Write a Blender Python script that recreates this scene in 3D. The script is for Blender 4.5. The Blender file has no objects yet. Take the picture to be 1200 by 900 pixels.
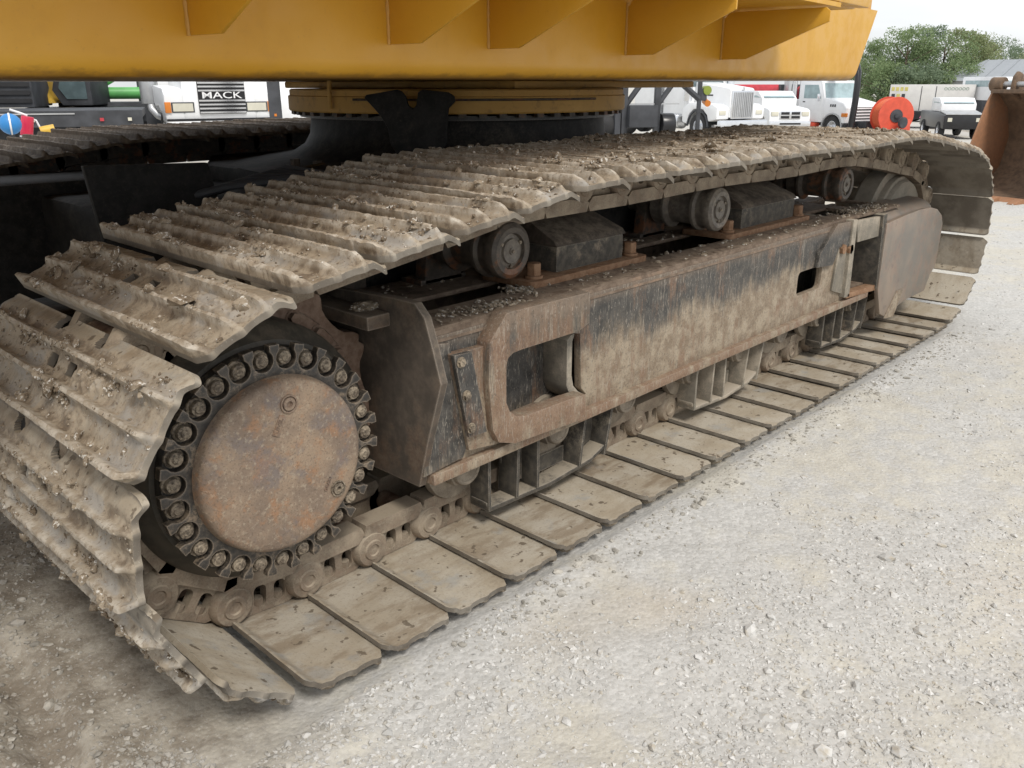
import bpy, bmesh, math, random
import numpy as np
from mathutils import Vector, Matrix, noise

SC = bpy.context.scene
COL = SC.collection
random.seed(7); np.random.seed(7)
PI = math.pi

# ------------------------------------------------------------------ camera
CAM = Vector((0.0, 0.0, 1.63))
AX_R = Vector((0.68725, -0.72642, -0.00135))
AX_U = Vector((0.24505, 0.23009, 0.94181))
AX_B = Vector((-0.68384, -0.64759, 0.33614))
cd = bpy.data.cameras.new('camera'); cam = bpy.data.objects.new('camera', cd); COL.objects.link(cam)
m = Matrix((AX_R, AX_U, AX_B)).transposed().to_4x4(); m.translation = CAM
cam.matrix_world = m
cd.sensor_width = 36.0; cd.lens = 985.09 / 1200 * 36; cd.clip_start = 0.05; cd.clip_end = 2000
SC.camera = cam
F = 985.09

# ------------------------------------------------------------------ world, sun, exposure
SUN_EL, SUN_AZ = math.radians(52), math.radians(-112)      # azimuth of the sun seen from the place (atan2(y, x))
w = bpy.data.worlds.new('World'); SC.world = w; w.use_nodes = True
nt = w.node_tree; nt.nodes.clear()
sky = nt.nodes.new('ShaderNodeTexSky'); sky.sky_type = 'NISHITA'; sky.sun_disc = False
sky.sun_elevation = SUN_EL; sky.sun_rotation = math.radians(90) - SUN_AZ
sky.air_density = 1.0; sky.dust_density = 3.0
tc = nt.nodes.new('ShaderNodeTexCoord'); mp = nt.nodes.new('ShaderNodeMapping'); mp.inputs['Scale'].default_value = (1.2, 1.2, 4.5)
nz = nt.nodes.new('ShaderNodeTexNoise'); nz.inputs['Scale'].default_value = 1.6; nz.inputs['Detail'].default_value = 5
rp = nt.nodes.new('ShaderNodeMapRange'); rp.inputs[1].default_value = 0.35; rp.inputs[2].default_value = 0.62
rp.inputs[3].default_value = 0.55; rp.inputs[4].default_value = 0.97
mx = nt.nodes.new('ShaderNodeMix'); mx.data_type = 'RGBA'; mx.inputs['B'].default_value = (9.0, 9.2, 9.4, 1)
bg = nt.nodes.new('ShaderNodeBackground'); bg.inputs['Strength'].default_value = 0.085
wo = nt.nodes.new('ShaderNodeOutputWorld')
L = nt.links.new
L(tc.outputs['Generated'], mp.inputs['Vector']); L(mp.outputs['Vector'], nz.inputs['Vector'])
L(nz.outputs['Fac'], rp.inputs[0]); L(rp.outputs[0], mx.inputs['Factor'])
L(sky.outputs['Color'], mx.inputs['A']); L(mx.outputs['Result'], bg.inputs['Color']); L(bg.outputs['Background'], wo.inputs['Surface'])
sd = bpy.data.lights.new('sun', 'SUN'); sd.energy = 1.5; sd.angle = math.radians(14); sd.color = (1.0, 0.95, 0.88)
sun = bpy.data.objects.new('sun', sd); COL.objects.link(sun)
sv = Vector((math.cos(SUN_AZ) * math.cos(SUN_EL), math.sin(SUN_AZ) * math.cos(SUN_EL), math.sin(SUN_EL)))
sun.rotation_euler = sv.to_track_quat('Z', 'Y').to_euler(); sun.location = (0, 0, 30)
SC.view_settings.view_transform = 'Standard'; SC.view_settings.look = 'None'
SC.view_settings.exposure = 0.60; SC.view_settings.gamma = 1.0; SC.view_settings.use_curve_mapping = False

# ------------------------------------------------------------------ helpers: geometry from picture measurements
def ray(px, py):
    return AX_R * (px - 600) + AX_U * (450 - py) - AX_B * F
def on_y(px, py, Y):
    d = ray(px, py); t = (Y - CAM.y) / d.y; p = CAM + d * t; return (p.x, p.z)
def spot(px, depth, z=0.0):
    d = ray(px, 98.5); p = CAM + d * (depth / F); return Vector((p.x, p.y, z))

def drop(X):
    """the yard falls away beyond 15 m"""
    u = np.clip(X - 14.0, 0, 31.0); return -np.where(u < 4, 0.035 * u * u / 8, 0.035 * (u - 2))
def slope_z(x, y):
    return float(drop(np.array([x]))[0])

# ------------------------------------------------------------------ helpers: mesh
def box(bm, a, b, M=None):
    x0, y0, z0 = a; x1, y1, z1 = b
    v = [bm.verts.new(p) for p in ((x0,y0,z0),(x1,y0,z0),(x1,y1,z0),(x0,y1,z0),(x0,y0,z1),(x1,y0,z1),(x1,y1,z1),(x0,y1,z1))]
    for f in ((0,3,2,1),(4,5,6,7),(0,1,5,4),(1,2,6,5),(2,3,7,6),(3,0,4,7)): bm.faces.new([v[i] for i in f])
    if M is not None:
        for q in v: q.co = M @ q.co
    return v
def prism(bm, pts, y0, y1, plane='xz'):
    def P(a, b, c):
        return {'xz': (a, c, b), 'yz': (c, a, b), 'xy': (a, b, c)}[plane]
    A = [bm.verts.new(P(a, b, y0)) for a, b in pts]; B = [bm.verts.new(P(a, b, y1)) for a, b in pts]
    bm.faces.new(A); bm.faces.new(B[::-1]); n = len(pts)
    for i in range(n):
        j = (i + 1) % n; bm.faces.new((A[j], A[i], B[i], B[j]))
    return A + B
def plate(bm, outline, holes, y0, y1, plane='xz'):
    """flat plate with real openings, extruded from y0 to y1"""
    def P(a, b, c):
        return {'xz': (a, c, b), 'yz': (c, a, b), 'xy': (a, b, c)}[plane]
    loops = [outline] + list(holes); edges = []; L0 = []
    for lp in loops:
        vs = [bm.verts.new(P(a, b, y0)) for a, b in lp]; L0.append(vs)
        for i in range(len(vs)): edges.append(bm.edges.new((vs[i], vs[(i + 1) % len(vs)])))
    r = bmesh.ops.triangle_fill(bm, use_beauty=True, use_dissolve=False, edges=edges)
    fs = [g for g in r['geom'] if isinstance(g, bmesh.types.BMFace)]
    mp_ = {}
    for lp in L0:
        for v in lp:
            c = v.co.copy()
            if plane == 'yz': c.x = y1
            elif plane == 'xz': c.y = y1
            else: c.z = y1
            mp_[v] = bm.verts.new(c)
    for f in fs: bm.faces.new([mp_[v] for v in reversed(f.verts)])
    for lp in L0:
        for i in range(len(lp)):
            a, b = lp[i], lp[(i + 1) % len(lp)]
            bm.faces.new((a, b, mp_[b], mp_[a]))
def lathe(bm, prof, cx, cz, seg=32, cy=0.0, axis='y'):
    """profile of (r, y) turned round an axis through (cx, cz)"""
    rings = []
    for r, y in prof:
        if r < 1e-5:
            rings.append([bm.verts.new((cx, cy + y, cz) if axis == 'y' else ((cx + y, cy, cz) if axis == 'x' else (cx, cy, cz + y)))])
        else:
            ring = []
            for k in range(seg):
                a = 2 * PI * k / seg; c, s = r * math.cos(a), r * math.sin(a)
                ring.append(bm.verts.new((cx + c, cy + y, cz + s) if axis == 'y' else ((cx + y, cy + c, cz + s) if axis == 'x' else (cx + c, cy + s, cz + y))))
            rings.append(ring)
    for A, B in zip(rings, rings[1:]):
        if len(A) == 1 and len(B) == 1: continue
        for k in range(seg):
            j = (k + 1) % seg
            if len(A) == 1: bm.faces.new((A[0], B[j], B[k]))
            elif len(B) == 1: bm.faces.new((A[k], A[j], B[0]))
            else: bm.faces.new((A[k], A[j], B[j], B[k]))
    return rings
def cyl(bm, p0, p1, r, seg=12, r1=None):
    p0, p1 = Vector(p0), Vector(p1); d = (p1 - p0).normalized()
    a = d.orthogonal().normalized(); b = d.cross(a); r1 = r if r1 is None else r1
    A = [bm.verts.new(p0 + (a * math.cos(2*PI*k/seg) + b * math.sin(2*PI*k/seg)) * r) for k in range(seg)]
    B = [bm.verts.new(p1 + (a * math.cos(2*PI*k/seg) + b * math.sin(2*PI*k/seg)) * r1) for k in range(seg)]
    bm.faces.new(A[::-1]); bm.faces.new(B)
    for k in range(seg): bm.faces.new((A[k], A[(k+1)%seg], B[(k+1)%seg], B[k]))
def tube(bm, pts, r, seg=10):
    pts = [Vector(p) for p in pts]; rings = []; up = Vector((0.1, 0.3, 1)).normalized()
    for i, p in enumerate(pts):
        d = (pts[min(i+1, len(pts)-1)] - pts[max(i-1, 0)]).normalized()
        a = d.cross(up).normalized(); b = d.cross(a)
        rr = r[i] if isinstance(r, (list, tuple)) else r
        rings.append([bm.verts.new(p + (a * math.cos(2*PI*k/seg) + b * math.sin(2*PI*k/seg)) * rr) for k in range(seg)])
    for A, B in zip(rings, rings[1:]):
        for k in range(seg): bm.faces.new((A[k], A[(k+1)%seg], B[(k+1)%seg], B[k]))
    bm.faces.new(rings[0][::-1]); bm.faces.new(rings[-1])
def bevel(bm, wdt, seg=2, ang=35):
    bmesh.ops.recalc_face_normals(bm, faces=bm.faces)
    es = [e for e in bm.edges if len(e.link_faces) == 2 and e.calc_face_angle(0) > math.radians(ang)]
    bmesh.ops.bevel(bm, geom=es, offset=wdt, segments=seg, affect='EDGES', clamp_overlap=True, profile=0.6)
def finish(name, bm, mat, smooth=35):
    bmesh.ops.recalc_face_normals(bm, faces=bm.faces)
    me = bpy.data.meshes.new(name); bm.to_mesh(me); bm.free()
    for mt in (mat if isinstance(mat, (list, tuple)) else [mat]): me.materials.append(mt)
    if smooth:
        me.polygons.foreach_set('use_smooth', [True] * len(me.polygons)); me.set_sharp_from_angle(angle=math.radians(smooth))
    return me
def obj(name, bm, mat, parent=None, smooth=35, bev=0):
    if bev: bevel(bm, bev)
    me = bm if isinstance(bm, bpy.types.Mesh) else finish(name, bm, mat, smooth)
    o = bpy.data.objects.new(name, me); COL.objects.link(o)
    if parent is not None:
        o.parent = parent
    return o
def wobj(name, bm, mat, parent, smooth=35, bev=0):
    """part whose mesh is in world coordinates, under a parent that stands elsewhere"""
    o = obj(name, bm, mat, None, smooth, bev); o.parent = parent
    o.matrix_parent_inverse = WM[parent].inverted(); WM[o] = Matrix.Identity(4) ; return o
WM = {}
def thing(name, label, cat, loc=(0, 0, 0), rz=0.0, group=None):
    o = bpy.data.objects.new(name, None); COL.objects.link(o); o.empty_display_size = 0.3
    o.location = loc; o.rotation_euler = (0, 0, rz); o['label'] = label; o['category'] = cat
    if group: o['group'] = group
    WM[o] = Matrix.Translation(Vector(loc)) @ Matrix.Rotation(rz, 4, 'Z')
    return o
def tag(o, label, cat, group=None):
    o['label'] = label; o['category'] = cat
    if group: o['group'] = group
    return o
def frompy(name, V, Fc, mat, smooth=True, sharp=None):
    me = bpy.data.meshes.new(name); V = np.asarray(V, dtype=np.float32)
    me.vertices.add(len(V)); me.vertices.foreach_set('co', V.ravel())
    Fc = np.asarray(Fc, dtype=np.int32); n, k = Fc.shape
    me.loops.add(n * k); me.loops.foreach_set('vertex_index', Fc.ravel())
    me.polygons.add(n); me.polygons.foreach_set('loop_start', np.arange(n, dtype=np.int32) * k)
    me.polygons.foreach_set('loop_total', np.full(n, k, dtype=np.int32))
    me.materials.append(mat); me.update(calc_edges=True); me.validate()
    me.polygons.foreach_set('use_smooth', [smooth] * len(me.polygons))
    if sharp: me.set_sharp_from_angle(angle=math.radians(sharp))
    return me

# ------------------------------------------------------------------ helpers: materials
class NM:
    def __init__(s, name):
        s.m = bpy.data.materials.new(name); s.m.use_nodes = True; s.t = s.m.node_tree; s.t.nodes.clear()
        s.out = s.t.nodes.new('ShaderNodeOutputMaterial'); s.b = s.t.nodes.new('ShaderNodeBsdfPrincipled')
        s.t.links.new(s.b.outputs[0], s.out.inputs[0]); s._c = None
    def n(s, typ, **kw):
        q = s.t.nodes.new(typ)
        for k, v in kw.items(): setattr(q, k, v)
        return q
    def l(s, a, b): s.t.links.new(a, b)
    def coord(s, rnd=True):
        if s._c is None:
            tcn = s.n('ShaderNodeTexCoord'); s.tc = tcn
            if rnd:
                oi = s.n('ShaderNodeObjectInfo'); mu = s.n('ShaderNodeMath', operation='MULTIPLY'); mu.inputs[1].default_value = 37.0
                s.l(oi.outputs['Random'], mu.inputs[0])
                ad = s.n('ShaderNodeVectorMath', operation='ADD'); s.l(tcn.outputs['Object'], ad.inputs[0]); s.l(mu.outputs[0], ad.inputs[1])
                s._c = ad.outputs[0]
            else: s._c = tcn.outputs['Object']
        return s._c
    def noise(s, scale, detail=4, rough=0.55, stretch=None, lo=None, hi=None, dist=0.0):
        c = s.coord()
        if stretch:
            mpn = s.n('ShaderNodeMapping'); mpn.inputs['Scale'].default_value = stretch; s.l(c, mpn.inputs['Vector']); c = mpn.outputs[0]
        q = s.n('ShaderNodeTexNoise'); q.inputs['Scale'].default_value = scale; q.inputs['Detail'].default_value = detail
        q.inputs['Roughness'].default_value = rough; q.inputs['Distortion'].default_value = dist; s.l(c, q.inputs['Vector'])
        o = q.outputs['Fac']
        if lo is not None: o = s.rng(o, lo, hi)
        return o
    def rng(s, a, lo, hi, o0=0.0, o1=1.0):
        r = s.n('ShaderNodeMapRange'); r.interpolation_type = 'SMOOTHSTEP'
        r.inputs[1].default_value = lo; r.inputs[2].default_value = hi; r.inputs[3].default_value = o0; r.inputs[4].default_value = o1
        s.l(a, r.inputs[0]); return r.outputs[0]
    def math(s, op, a, b=None, c=None):
        q = s.n('ShaderNodeMath', operation=op)
        for i, v in enumerate((a, b, c)):
            if v is None: continue
            if isinstance(v, (int, float)): q.inputs[i].default_value = v
            else: s.l(v, q.inputs[i])
        return q.outputs[0]
    def mix(s, f, a, b):
        q = s.n('ShaderNodeMix', data_type='RGBA')
        for k, v in (('Factor', f), ('A', a), ('B', b)):
            i = q.inputs[k]
            if isinstance(v, (int, float)): i.default_value = v
            elif isinstance(v, tuple): i.default_value = (*v[:3], 1)
            else: s.l(v, i)
        return q.outputs['Result']
    def normal(s, i):
        g = s.n('ShaderNodeNewGeometry'); sp = s.n('ShaderNodeSeparateXYZ'); s.l(g.outputs['Normal'], sp.inputs[0]); return sp.outputs[i]
    def opos(s, i):
        s.coord(); sp = s.n('ShaderNodeSeparateXYZ'); s.l(s.tc.outputs['Object'], sp.inputs[0]); return sp.outputs[i]
    def bump(s, h, strength=0.5, dist=0.01):
        b = s.n('ShaderNodeBump'); b.inputs['Strength'].default_value = strength; b.inputs['Distance'].default_value = dist
        s.l(h, b.inputs['Height']); s.l(b.outputs[0], s.b.inputs['Normal'])
    def edge(s, rad=0.006, lo=0.03, hi=0.25):
        bv = s.n('ShaderNodeBevel'); bv.samples = 4; bv.inputs['Radius'].default_value = rad
        g = s.n('ShaderNodeNewGeometry'); d = s.n('ShaderNodeVectorMath', operation='DOT_PRODUCT')
        s.l(bv.outputs[0], d.inputs[0]); s.l(g.outputs['Normal'], d.inputs[1])
        return s.rng(s.math('SUBTRACT', 1.0, d.outputs['Value']), lo, hi)
    def done(s, col, rough=0.7, metal=0.0, spec=0.5):
        if isinstance(col, tuple): s.b.inputs['Base Color'].default_value = (*col[:3], 1)
        else: s.l(col, s.b.inputs['Base Color'])
        for k, v in (('Roughness', rough), ('Metallic', metal), ('Specular IOR Level', spec)):
            if isinstance(v, (int, float)): s.b.inputs[k].default_value = v
            else: s.l(v, s.b.inputs[k])
        return s.m

TAN = (0.40, 0.33, 0.245); TAN2 = (0.27, 0.215, 0.155); GREY = (0.33, 0.32, 0.29); RUST = (0.26, 0.105, 0.045); RUST2 = (0.36, 0.17, 0.07)
DARK = (0.022, 0.021, 0.020)

def mat_dirty(name, base, base2, dust=TAN, rust=RUST, dust_lo=0.45, dust_hi=0.65, rust_lo=0.55, rust_hi=0.7, scale=6, up=0.25,
              rough=0.75, bump=0.35, bd=0.004, edge=None, spec=0.35):
    s = NM(name)
    n1 = s.noise(scale, 5, 0.6); n2 = s.noise(scale * 4.3, 5, 0.65); n3 = s.noise(scale * 22, 4, 0.7)
    c = s.mix(s.rng(n2, 0.35, 0.65), base, base2)
    c = s.mix(s.rng(s.math('MULTIPLY_ADD', n2, 0.35, s.math('MULTIPLY', n1, 0.65)), rust_lo, rust_hi), c, rust)
    d = s.math('MULTIPLY_ADD', s.normal(2), up, s.math('ADD', s.math('MULTIPLY', n1, 0.45), s.math('MULTIPLY_ADD', n3, 0.25, s.math('MULTIPLY', n2, 0.3))))
    c = s.mix(s.rng(d, dust_lo, dust_hi), c, dust)
    c = s.mix(s.rng(n3, 0.5, 0.8, 0, 0.35), c, (0.08, 0.065, 0.05))
    if edge: c = s.mix(s.math('MULTIPLY', s.edge(edge[0]), edge[2] if len(edge) > 2 else 0.7), c, edge[1])
    s.bump(s.math('ADD', s.math('MULTIPLY', n2, 0.6), s.math('MULTIPLY', n3, 0.4)), bump, bd)
    return s.done(c, rough, 0, spec)

def mat_plain(name, col, rough=0.5, metal=0.0, var=0.12, scale=3, spec=0.5, dirt=0.0):
    s = NM(name); n1 = s.noise(scale, 4)
    c = s.mix(s.rng(n1, 0.3, 0.7), tuple(x * (1 - var) for x in col), tuple(min(1, x * (1 + var)) for x in col))
    if dirt: c = s.mix(s.noise(scale * 2.5, 6, 0.65, None, 0.55, 0.75), c, TAN2)
    return s.done(c, rough, metal, spec)

M = {}
# track shoes: smooth dusty inner face; outer face with mud and worn ribs, valley shade put into the colour
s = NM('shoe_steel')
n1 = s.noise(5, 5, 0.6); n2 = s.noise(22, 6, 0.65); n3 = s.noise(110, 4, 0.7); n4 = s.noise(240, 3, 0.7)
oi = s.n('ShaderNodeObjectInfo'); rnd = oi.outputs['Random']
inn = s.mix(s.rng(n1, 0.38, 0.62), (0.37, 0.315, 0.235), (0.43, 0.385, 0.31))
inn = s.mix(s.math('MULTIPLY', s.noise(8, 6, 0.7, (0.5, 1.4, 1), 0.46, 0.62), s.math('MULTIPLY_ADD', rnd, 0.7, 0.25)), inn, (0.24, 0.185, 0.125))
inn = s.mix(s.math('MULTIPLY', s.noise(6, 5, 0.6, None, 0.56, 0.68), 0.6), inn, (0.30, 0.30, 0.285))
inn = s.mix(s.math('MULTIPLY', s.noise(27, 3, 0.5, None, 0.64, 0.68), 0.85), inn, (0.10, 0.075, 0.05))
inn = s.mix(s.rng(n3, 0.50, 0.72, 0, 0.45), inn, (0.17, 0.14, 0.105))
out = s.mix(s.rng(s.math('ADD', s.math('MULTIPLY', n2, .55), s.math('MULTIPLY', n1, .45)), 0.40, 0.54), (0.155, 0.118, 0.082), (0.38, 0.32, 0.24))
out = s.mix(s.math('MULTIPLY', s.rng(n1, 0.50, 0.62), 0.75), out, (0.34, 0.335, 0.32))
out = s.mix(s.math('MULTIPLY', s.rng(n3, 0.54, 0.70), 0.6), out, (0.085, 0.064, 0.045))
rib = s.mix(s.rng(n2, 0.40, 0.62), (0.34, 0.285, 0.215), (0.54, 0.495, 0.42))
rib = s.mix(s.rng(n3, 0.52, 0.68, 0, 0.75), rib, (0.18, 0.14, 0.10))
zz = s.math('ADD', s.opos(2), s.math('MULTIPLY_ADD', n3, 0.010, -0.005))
inn = s.mix(s.rng(s.normal(2), -0.1, 0.75), s.mix(s.rng(n1, 0.4, 0.6), (0.115, 0.10, 0.082), (0.20, 0.18, 0.15)), inn)  # faces turned from the sky shaded in the colour, dust on upturned ones
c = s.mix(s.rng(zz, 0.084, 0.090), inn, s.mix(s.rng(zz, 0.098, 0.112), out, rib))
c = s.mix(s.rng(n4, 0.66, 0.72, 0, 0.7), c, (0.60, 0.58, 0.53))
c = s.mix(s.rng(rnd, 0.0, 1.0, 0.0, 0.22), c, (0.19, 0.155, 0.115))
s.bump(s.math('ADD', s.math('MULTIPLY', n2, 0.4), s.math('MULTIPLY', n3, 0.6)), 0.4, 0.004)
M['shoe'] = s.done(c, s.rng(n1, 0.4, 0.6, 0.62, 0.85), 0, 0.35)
# dried mud
s = NM('dried_mud')
n1 = s.noise(14, 5, 0.6); n2 = s.noise(90, 4, 0.7)
c = s.mix(s.rng(n1, 0.35, 0.65), (0.15, 0.115, 0.08), (0.34, 0.285, 0.215))
c = s.mix(s.rng(n2, 0.55, 0.62), c, (0.62, 0.60, 0.55))
c = s.mix(s.rng(n2, 0.30, 0.42, 1, 0), c, (0.09, 0.068, 0.048))
s.bump(n2, 0.6, 0.004)
M['mud'] = s.done(c, 0.95, 0, 0.1)
M['link'] = mat_dirty('track_link_steel', (0.20, 0.15, 0.108), (0.10, 0.076, 0.055), dust=(0.33, 0.275, 0.205), rust=(0.20, 0.10, 0.055), dust_lo=0.40, dust_hi=0.62, rust_lo=0.54, rust_hi=0.68, scale=7, up=0.12)
M['rail'] = mat_dirty('rail_steel', (0.16, 0.10, 0.07), (0.24, 0.16, 0.11), dust=TAN, rust=RUST, dust_lo=0.5, dust_hi=0.7, scale=8, up=0.1)
# frame side: black paint left near the top, tan dust and rust stains lower
def mat_frame(name, zlo=0.48, zhi=0.86, rustb=0.0, darkb=0.0):
    s = NM(name)
    n1 = s.noise(3.2, 6, 0.65); n2 = s.noise(14, 7, 0.7); n3 = s.noise(85, 4, 0.75)
    st = s.noise(14, 7, 0.75, (1.0, 1.0, 0.12)); st2 = s.noise(75, 4, 0.75, (1, 1, 0.10)); sc = s.noise(150, 2, 0.5, (1.0, 1, 0.22), None, None, 1.5)
    base = s.mix(s.rng(n2, 0.35, 0.65), (0.034, 0.033, 0.031), (0.095, 0.088, 0.078))
    h = s.rng(s.math('ADD', s.opos(2), s.math('MULTIPLY_ADD', n1, 0.30, -0.15)), zlo, zhi, 1, 0)
    d = s.math('ADD', s.math('MULTIPLY', h, 0.50), s.math('ADD', s.math('MULTIPLY', st, 0.42), s.math('MULTIPLY', st2, 0.42)))
    tan = s.mix(s.rng(n2, 0.38, 0.62), (0.33, 0.27, 0.195), (0.21, 0.16, 0.11))
    c = s.mix(s.rng(d, 0.52 + darkb, 0.80 + darkb), base, tan)
    r = s.math('ADD', s.math('MULTIPLY', n1, 0.5), s.math('MULTIPLY', st, 0.5))
    c = s.mix(s.math('MULTIPLY', s.rng(r, 0.50 - rustb, 0.60 - rustb), 0.75), c, s.mix(s.rng(n3, 0.4, 0.6), (0.15, 0.085, 0.055), (0.27, 0.165, 0.10)))
    top = s.rng(s.opos(2), 0.80, 0.88); c = s.mix(s.math('MULTIPLY', top, 0.7), c, (0.21, 0.155, 0.11))
    c = s.mix(s.math('MULTIPLY', s.rng(st2, 0.56, 0.66, 0, 0.5), s.rng(n1, 0.40, 0.55)), c, (0.36, 0.325, 0.265))
    c = s.mix(s.rng(sc, 0.60, 0.66, 0, 0.45), c, (0.40, 0.36, 0.30))
    c = s.mix(s.rng(n3, 0.50, 0.68, 0, 0.6), c, (0.045, 0.038, 0.032))
    c = s.mix(s.math('MULTIPLY', s.edge(0.006), 0.65), c, (0.34, 0.28, 0.225))
    s.bump(s.math('ADD', s.math('MULTIPLY', n2, 0.45), s.math('MULTIPLY', n3, 0.55)), 0.45, 0.004)
    return s.done(c, s.rng(n2, 0.4, 0.6, 0.5, 0.75), 0, 0.45)
M['frame'] = mat_frame('frame_side_paint', 0.50, 0.84, -0.01, 0.035)
M['loop'] = mat_frame('rusty_bracket_paint', 0.3, 1.2, 0.06)
M['nose'] = mat_frame('dark_frame_paint', 0.15, 0.70, -0.02, 0.08)
M['frame_top'] = mat_dirty('frame_top_dirt', (0.12, 0.085, 0.06), (0.20, 0.15, 0.11), dust=(0.29, 0.225, 0.165), rust=(0.22, 0.12, 0.07), dust_lo=0.55, dust_hi=0.8, scale=6, up=0.15, bump=0.6, bd=0.008)
M['guard'] = mat_dirty('guard_paint', (0.050, 0.046, 0.040), (0.10, 0.088, 0.070), dust=(0.30, 0.26, 0.20), rust=(0.12, 0.075, 0.05), dust_lo=0.52, dust_hi=0.72, scale=6, up=0.2, edge=(0.006, (0.42, 0.38, 0.32)))
M['guard_tan'] = mat_dirty('dusty_guard', (0.20, 0.18, 0.145), (0.13, 0.12, 0.10), dust=(0.38, 0.33, 0.26), rust=(0.18, 0.12, 0.08), dust_lo=0.42, dust_hi=0.62, scale=6, up=0.2, edge=(0.006, (0.46, 0.42, 0.35)))
M['bulk'] = mat_dirty('bulkhead_paint', (0.075, 0.062, 0.050), (0.115, 0.092, 0.072), dust=(0.20, 0.165, 0.125), rust=(0.11, 0.070, 0.048), dust_lo=0.47, dust_hi=0.72, rust_lo=0.50, rust_hi=0.62, scale=4, up=0.1, edge=(0.012, (0.34, 0.29, 0.235), 0.9))
M['padtop'] = mat_dirty('guard_top_brown', (0.055, 0.045, 0.035), (0.095, 0.075, 0.058), dust=(0.20, 0.165, 0.125), rust=(0.10, 0.06, 0.035), dust_lo=0.52, dust_hi=0.75, scale=6, up=0.12)
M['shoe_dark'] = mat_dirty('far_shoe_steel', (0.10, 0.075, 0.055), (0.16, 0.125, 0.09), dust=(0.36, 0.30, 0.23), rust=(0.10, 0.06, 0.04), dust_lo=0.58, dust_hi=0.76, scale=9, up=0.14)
M['rustpad'] = mat_dirty('rusty_plate', (0.20, 0.105, 0.055), (0.28, 0.17, 0.10), dust=(0.33, 0.22, 0.14), rust=(0.15, 0.07, 0.035), dust_lo=0.55, dust_hi=0.8, scale=9, up=0.1)
s = NM('hub_cover_rust')
n1 = s.noise(4.5, 6, 0.65); n2 = s.noise(13, 6, 0.7); n3 = s.noise(60, 5, 0.75); n5 = s.noise(150, 3, 0.7)
c = s.mix(s.rng(n1, 0.38, 0.60), (0.29, 0.215, 0.15), (0.195, 0.145, 0.108))
c = s.mix(s.math('MULTIPLY', s.rng(n2, 0.50, 0.64), 0.7), c, (0.31, 0.165, 0.085))
c = s.mix(s.math('MULTIPLY', s.noise(7, 6, 0.7, None, 0.52, 0.64), 0.6), c, (0.15, 0.135, 0.135))
c = s.mix(s.rng(n3, 0.52, 0.66, 0, 0.55), c, (0.40, 0.34, 0.255)); c = s.mix(s.rng(n5, 0.52, 0.66, 0, 0.55), c, (0.10, 0.075, 0.055))
c = s.mix(s.math('MULTIPLY', s.edge(0.014, 0.01, 0.2), 0.6), c, (0.14, 0.09, 0.075))
s.bump(s.math('ADD', n3, n5), 0.35, 0.003); M['cap'] = s.done(c, 0.68, 0, 0.4)
M['oily'] = mat_dirty('oily_black_metal', (0.014, 0.014, 0.014), (0.035, 0.032, 0.028), dust=(0.22, 0.18, 0.135), rust=(0.10, 0.055, 0.03), dust_lo=0.58, dust_hi=0.72, rust_lo=0.6, rust_hi=0.7, scale=14, up=0.08, rough=0.38, bump=0.5, edge=(0.004, (0.30, 0.26, 0.21), 0.8), spec=0.6)
M['pocket'] = mat_dirty('pocket_ring_metal', (0.022, 0.020, 0.018), (0.06, 0.05, 0.04), dust=(0.24, 0.19, 0.135), rust=(0.12, 0.07, 0.04), dust_lo=0.50, dust_hi=0.66, scale=16, up=0.06, rough=0.42, bump=0.5, edge=(0.009, (0.36, 0.29, 0.215), 0.95), spec=0.6)
M['bolt'] = mat_dirty('bolt_head_metal', (0.07, 0.055, 0.04), (0.17, 0.135, 0.10), dust=(0.36, 0.30, 0.22), rust=(0.15, 0.07, 0.035), dust_lo=0.45, dust_hi=0.62, scale=30, up=0.05, bump=0.7, rough=0.5)
M['drum'] = mat_dirty('drive_housing', (0.045, 0.040, 0.032), (0.075, 0.065, 0.05), dust=(0.15, 0.125, 0.095), rust=(0.06, 0.04, 0.028), dust_lo=0.55, dust_hi=0.8, scale=5, up=0.1, rough=0.55, bump=0.15)
M['sprocket'] = mat_dirty('sprocket_rust', (0.15, 0.095, 0.065), (0.22, 0.15, 0.11), dust=(0.26, 0.20, 0.15), rust=(0.13, 0.06, 0.035), dust_lo=0.5, dust_hi=0.7, scale=10, up=0.15)
M['roller'] = mat_dirty('roller_steel', (0.11, 0.095, 0.08), (0.17, 0.15, 0.125), dust=(0.30, 0.26, 0.205), rust=(0.17, 0.085, 0.045), dust_lo=0.5, dust_hi=0.72, scale=9, up=0.1, rough=0.5)
M['roller_dk'] = mat_dirty('roller_dark', (0.05, 0.042, 0.035), (0.09, 0.075, 0.06), dust=(0.20, 0.16, 0.12), rust=(0.16, 0.07, 0.035), dust_lo=0.55, dust_hi=0.75, rust_lo=0.5, rust_hi=0.6, scale=8, up=0.1, rough=0.5)
M['rollertan'] = mat_dirty('roller_dust', (0.17, 0.14, 0.105), (0.10, 0.082, 0.065), dust=(0.31, 0.265, 0.205), rust=(0.17, 0.11, 0.07), dust_lo=0.38, dust_hi=0.6, scale=9, up=0.1)
M['idler'] = mat_dirty('idler_steel', (0.26, 0.235, 0.19), (0.18, 0.16, 0.13), dust=(0.36, 0.32, 0.26), rust=(0.17, 0.115, 0.08), dust_lo=0.5, dust_hi=0.7, scale=5, up=0.1)
s = NM('cover_paint')
n1 = s.noise(2.6, 5, 0.6); n2 = s.noise(16, 5, 0.65); n3 = s.noise(80, 4); st = s.noise(7, 6, 0.7, (1, 1, 0.15))
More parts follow.
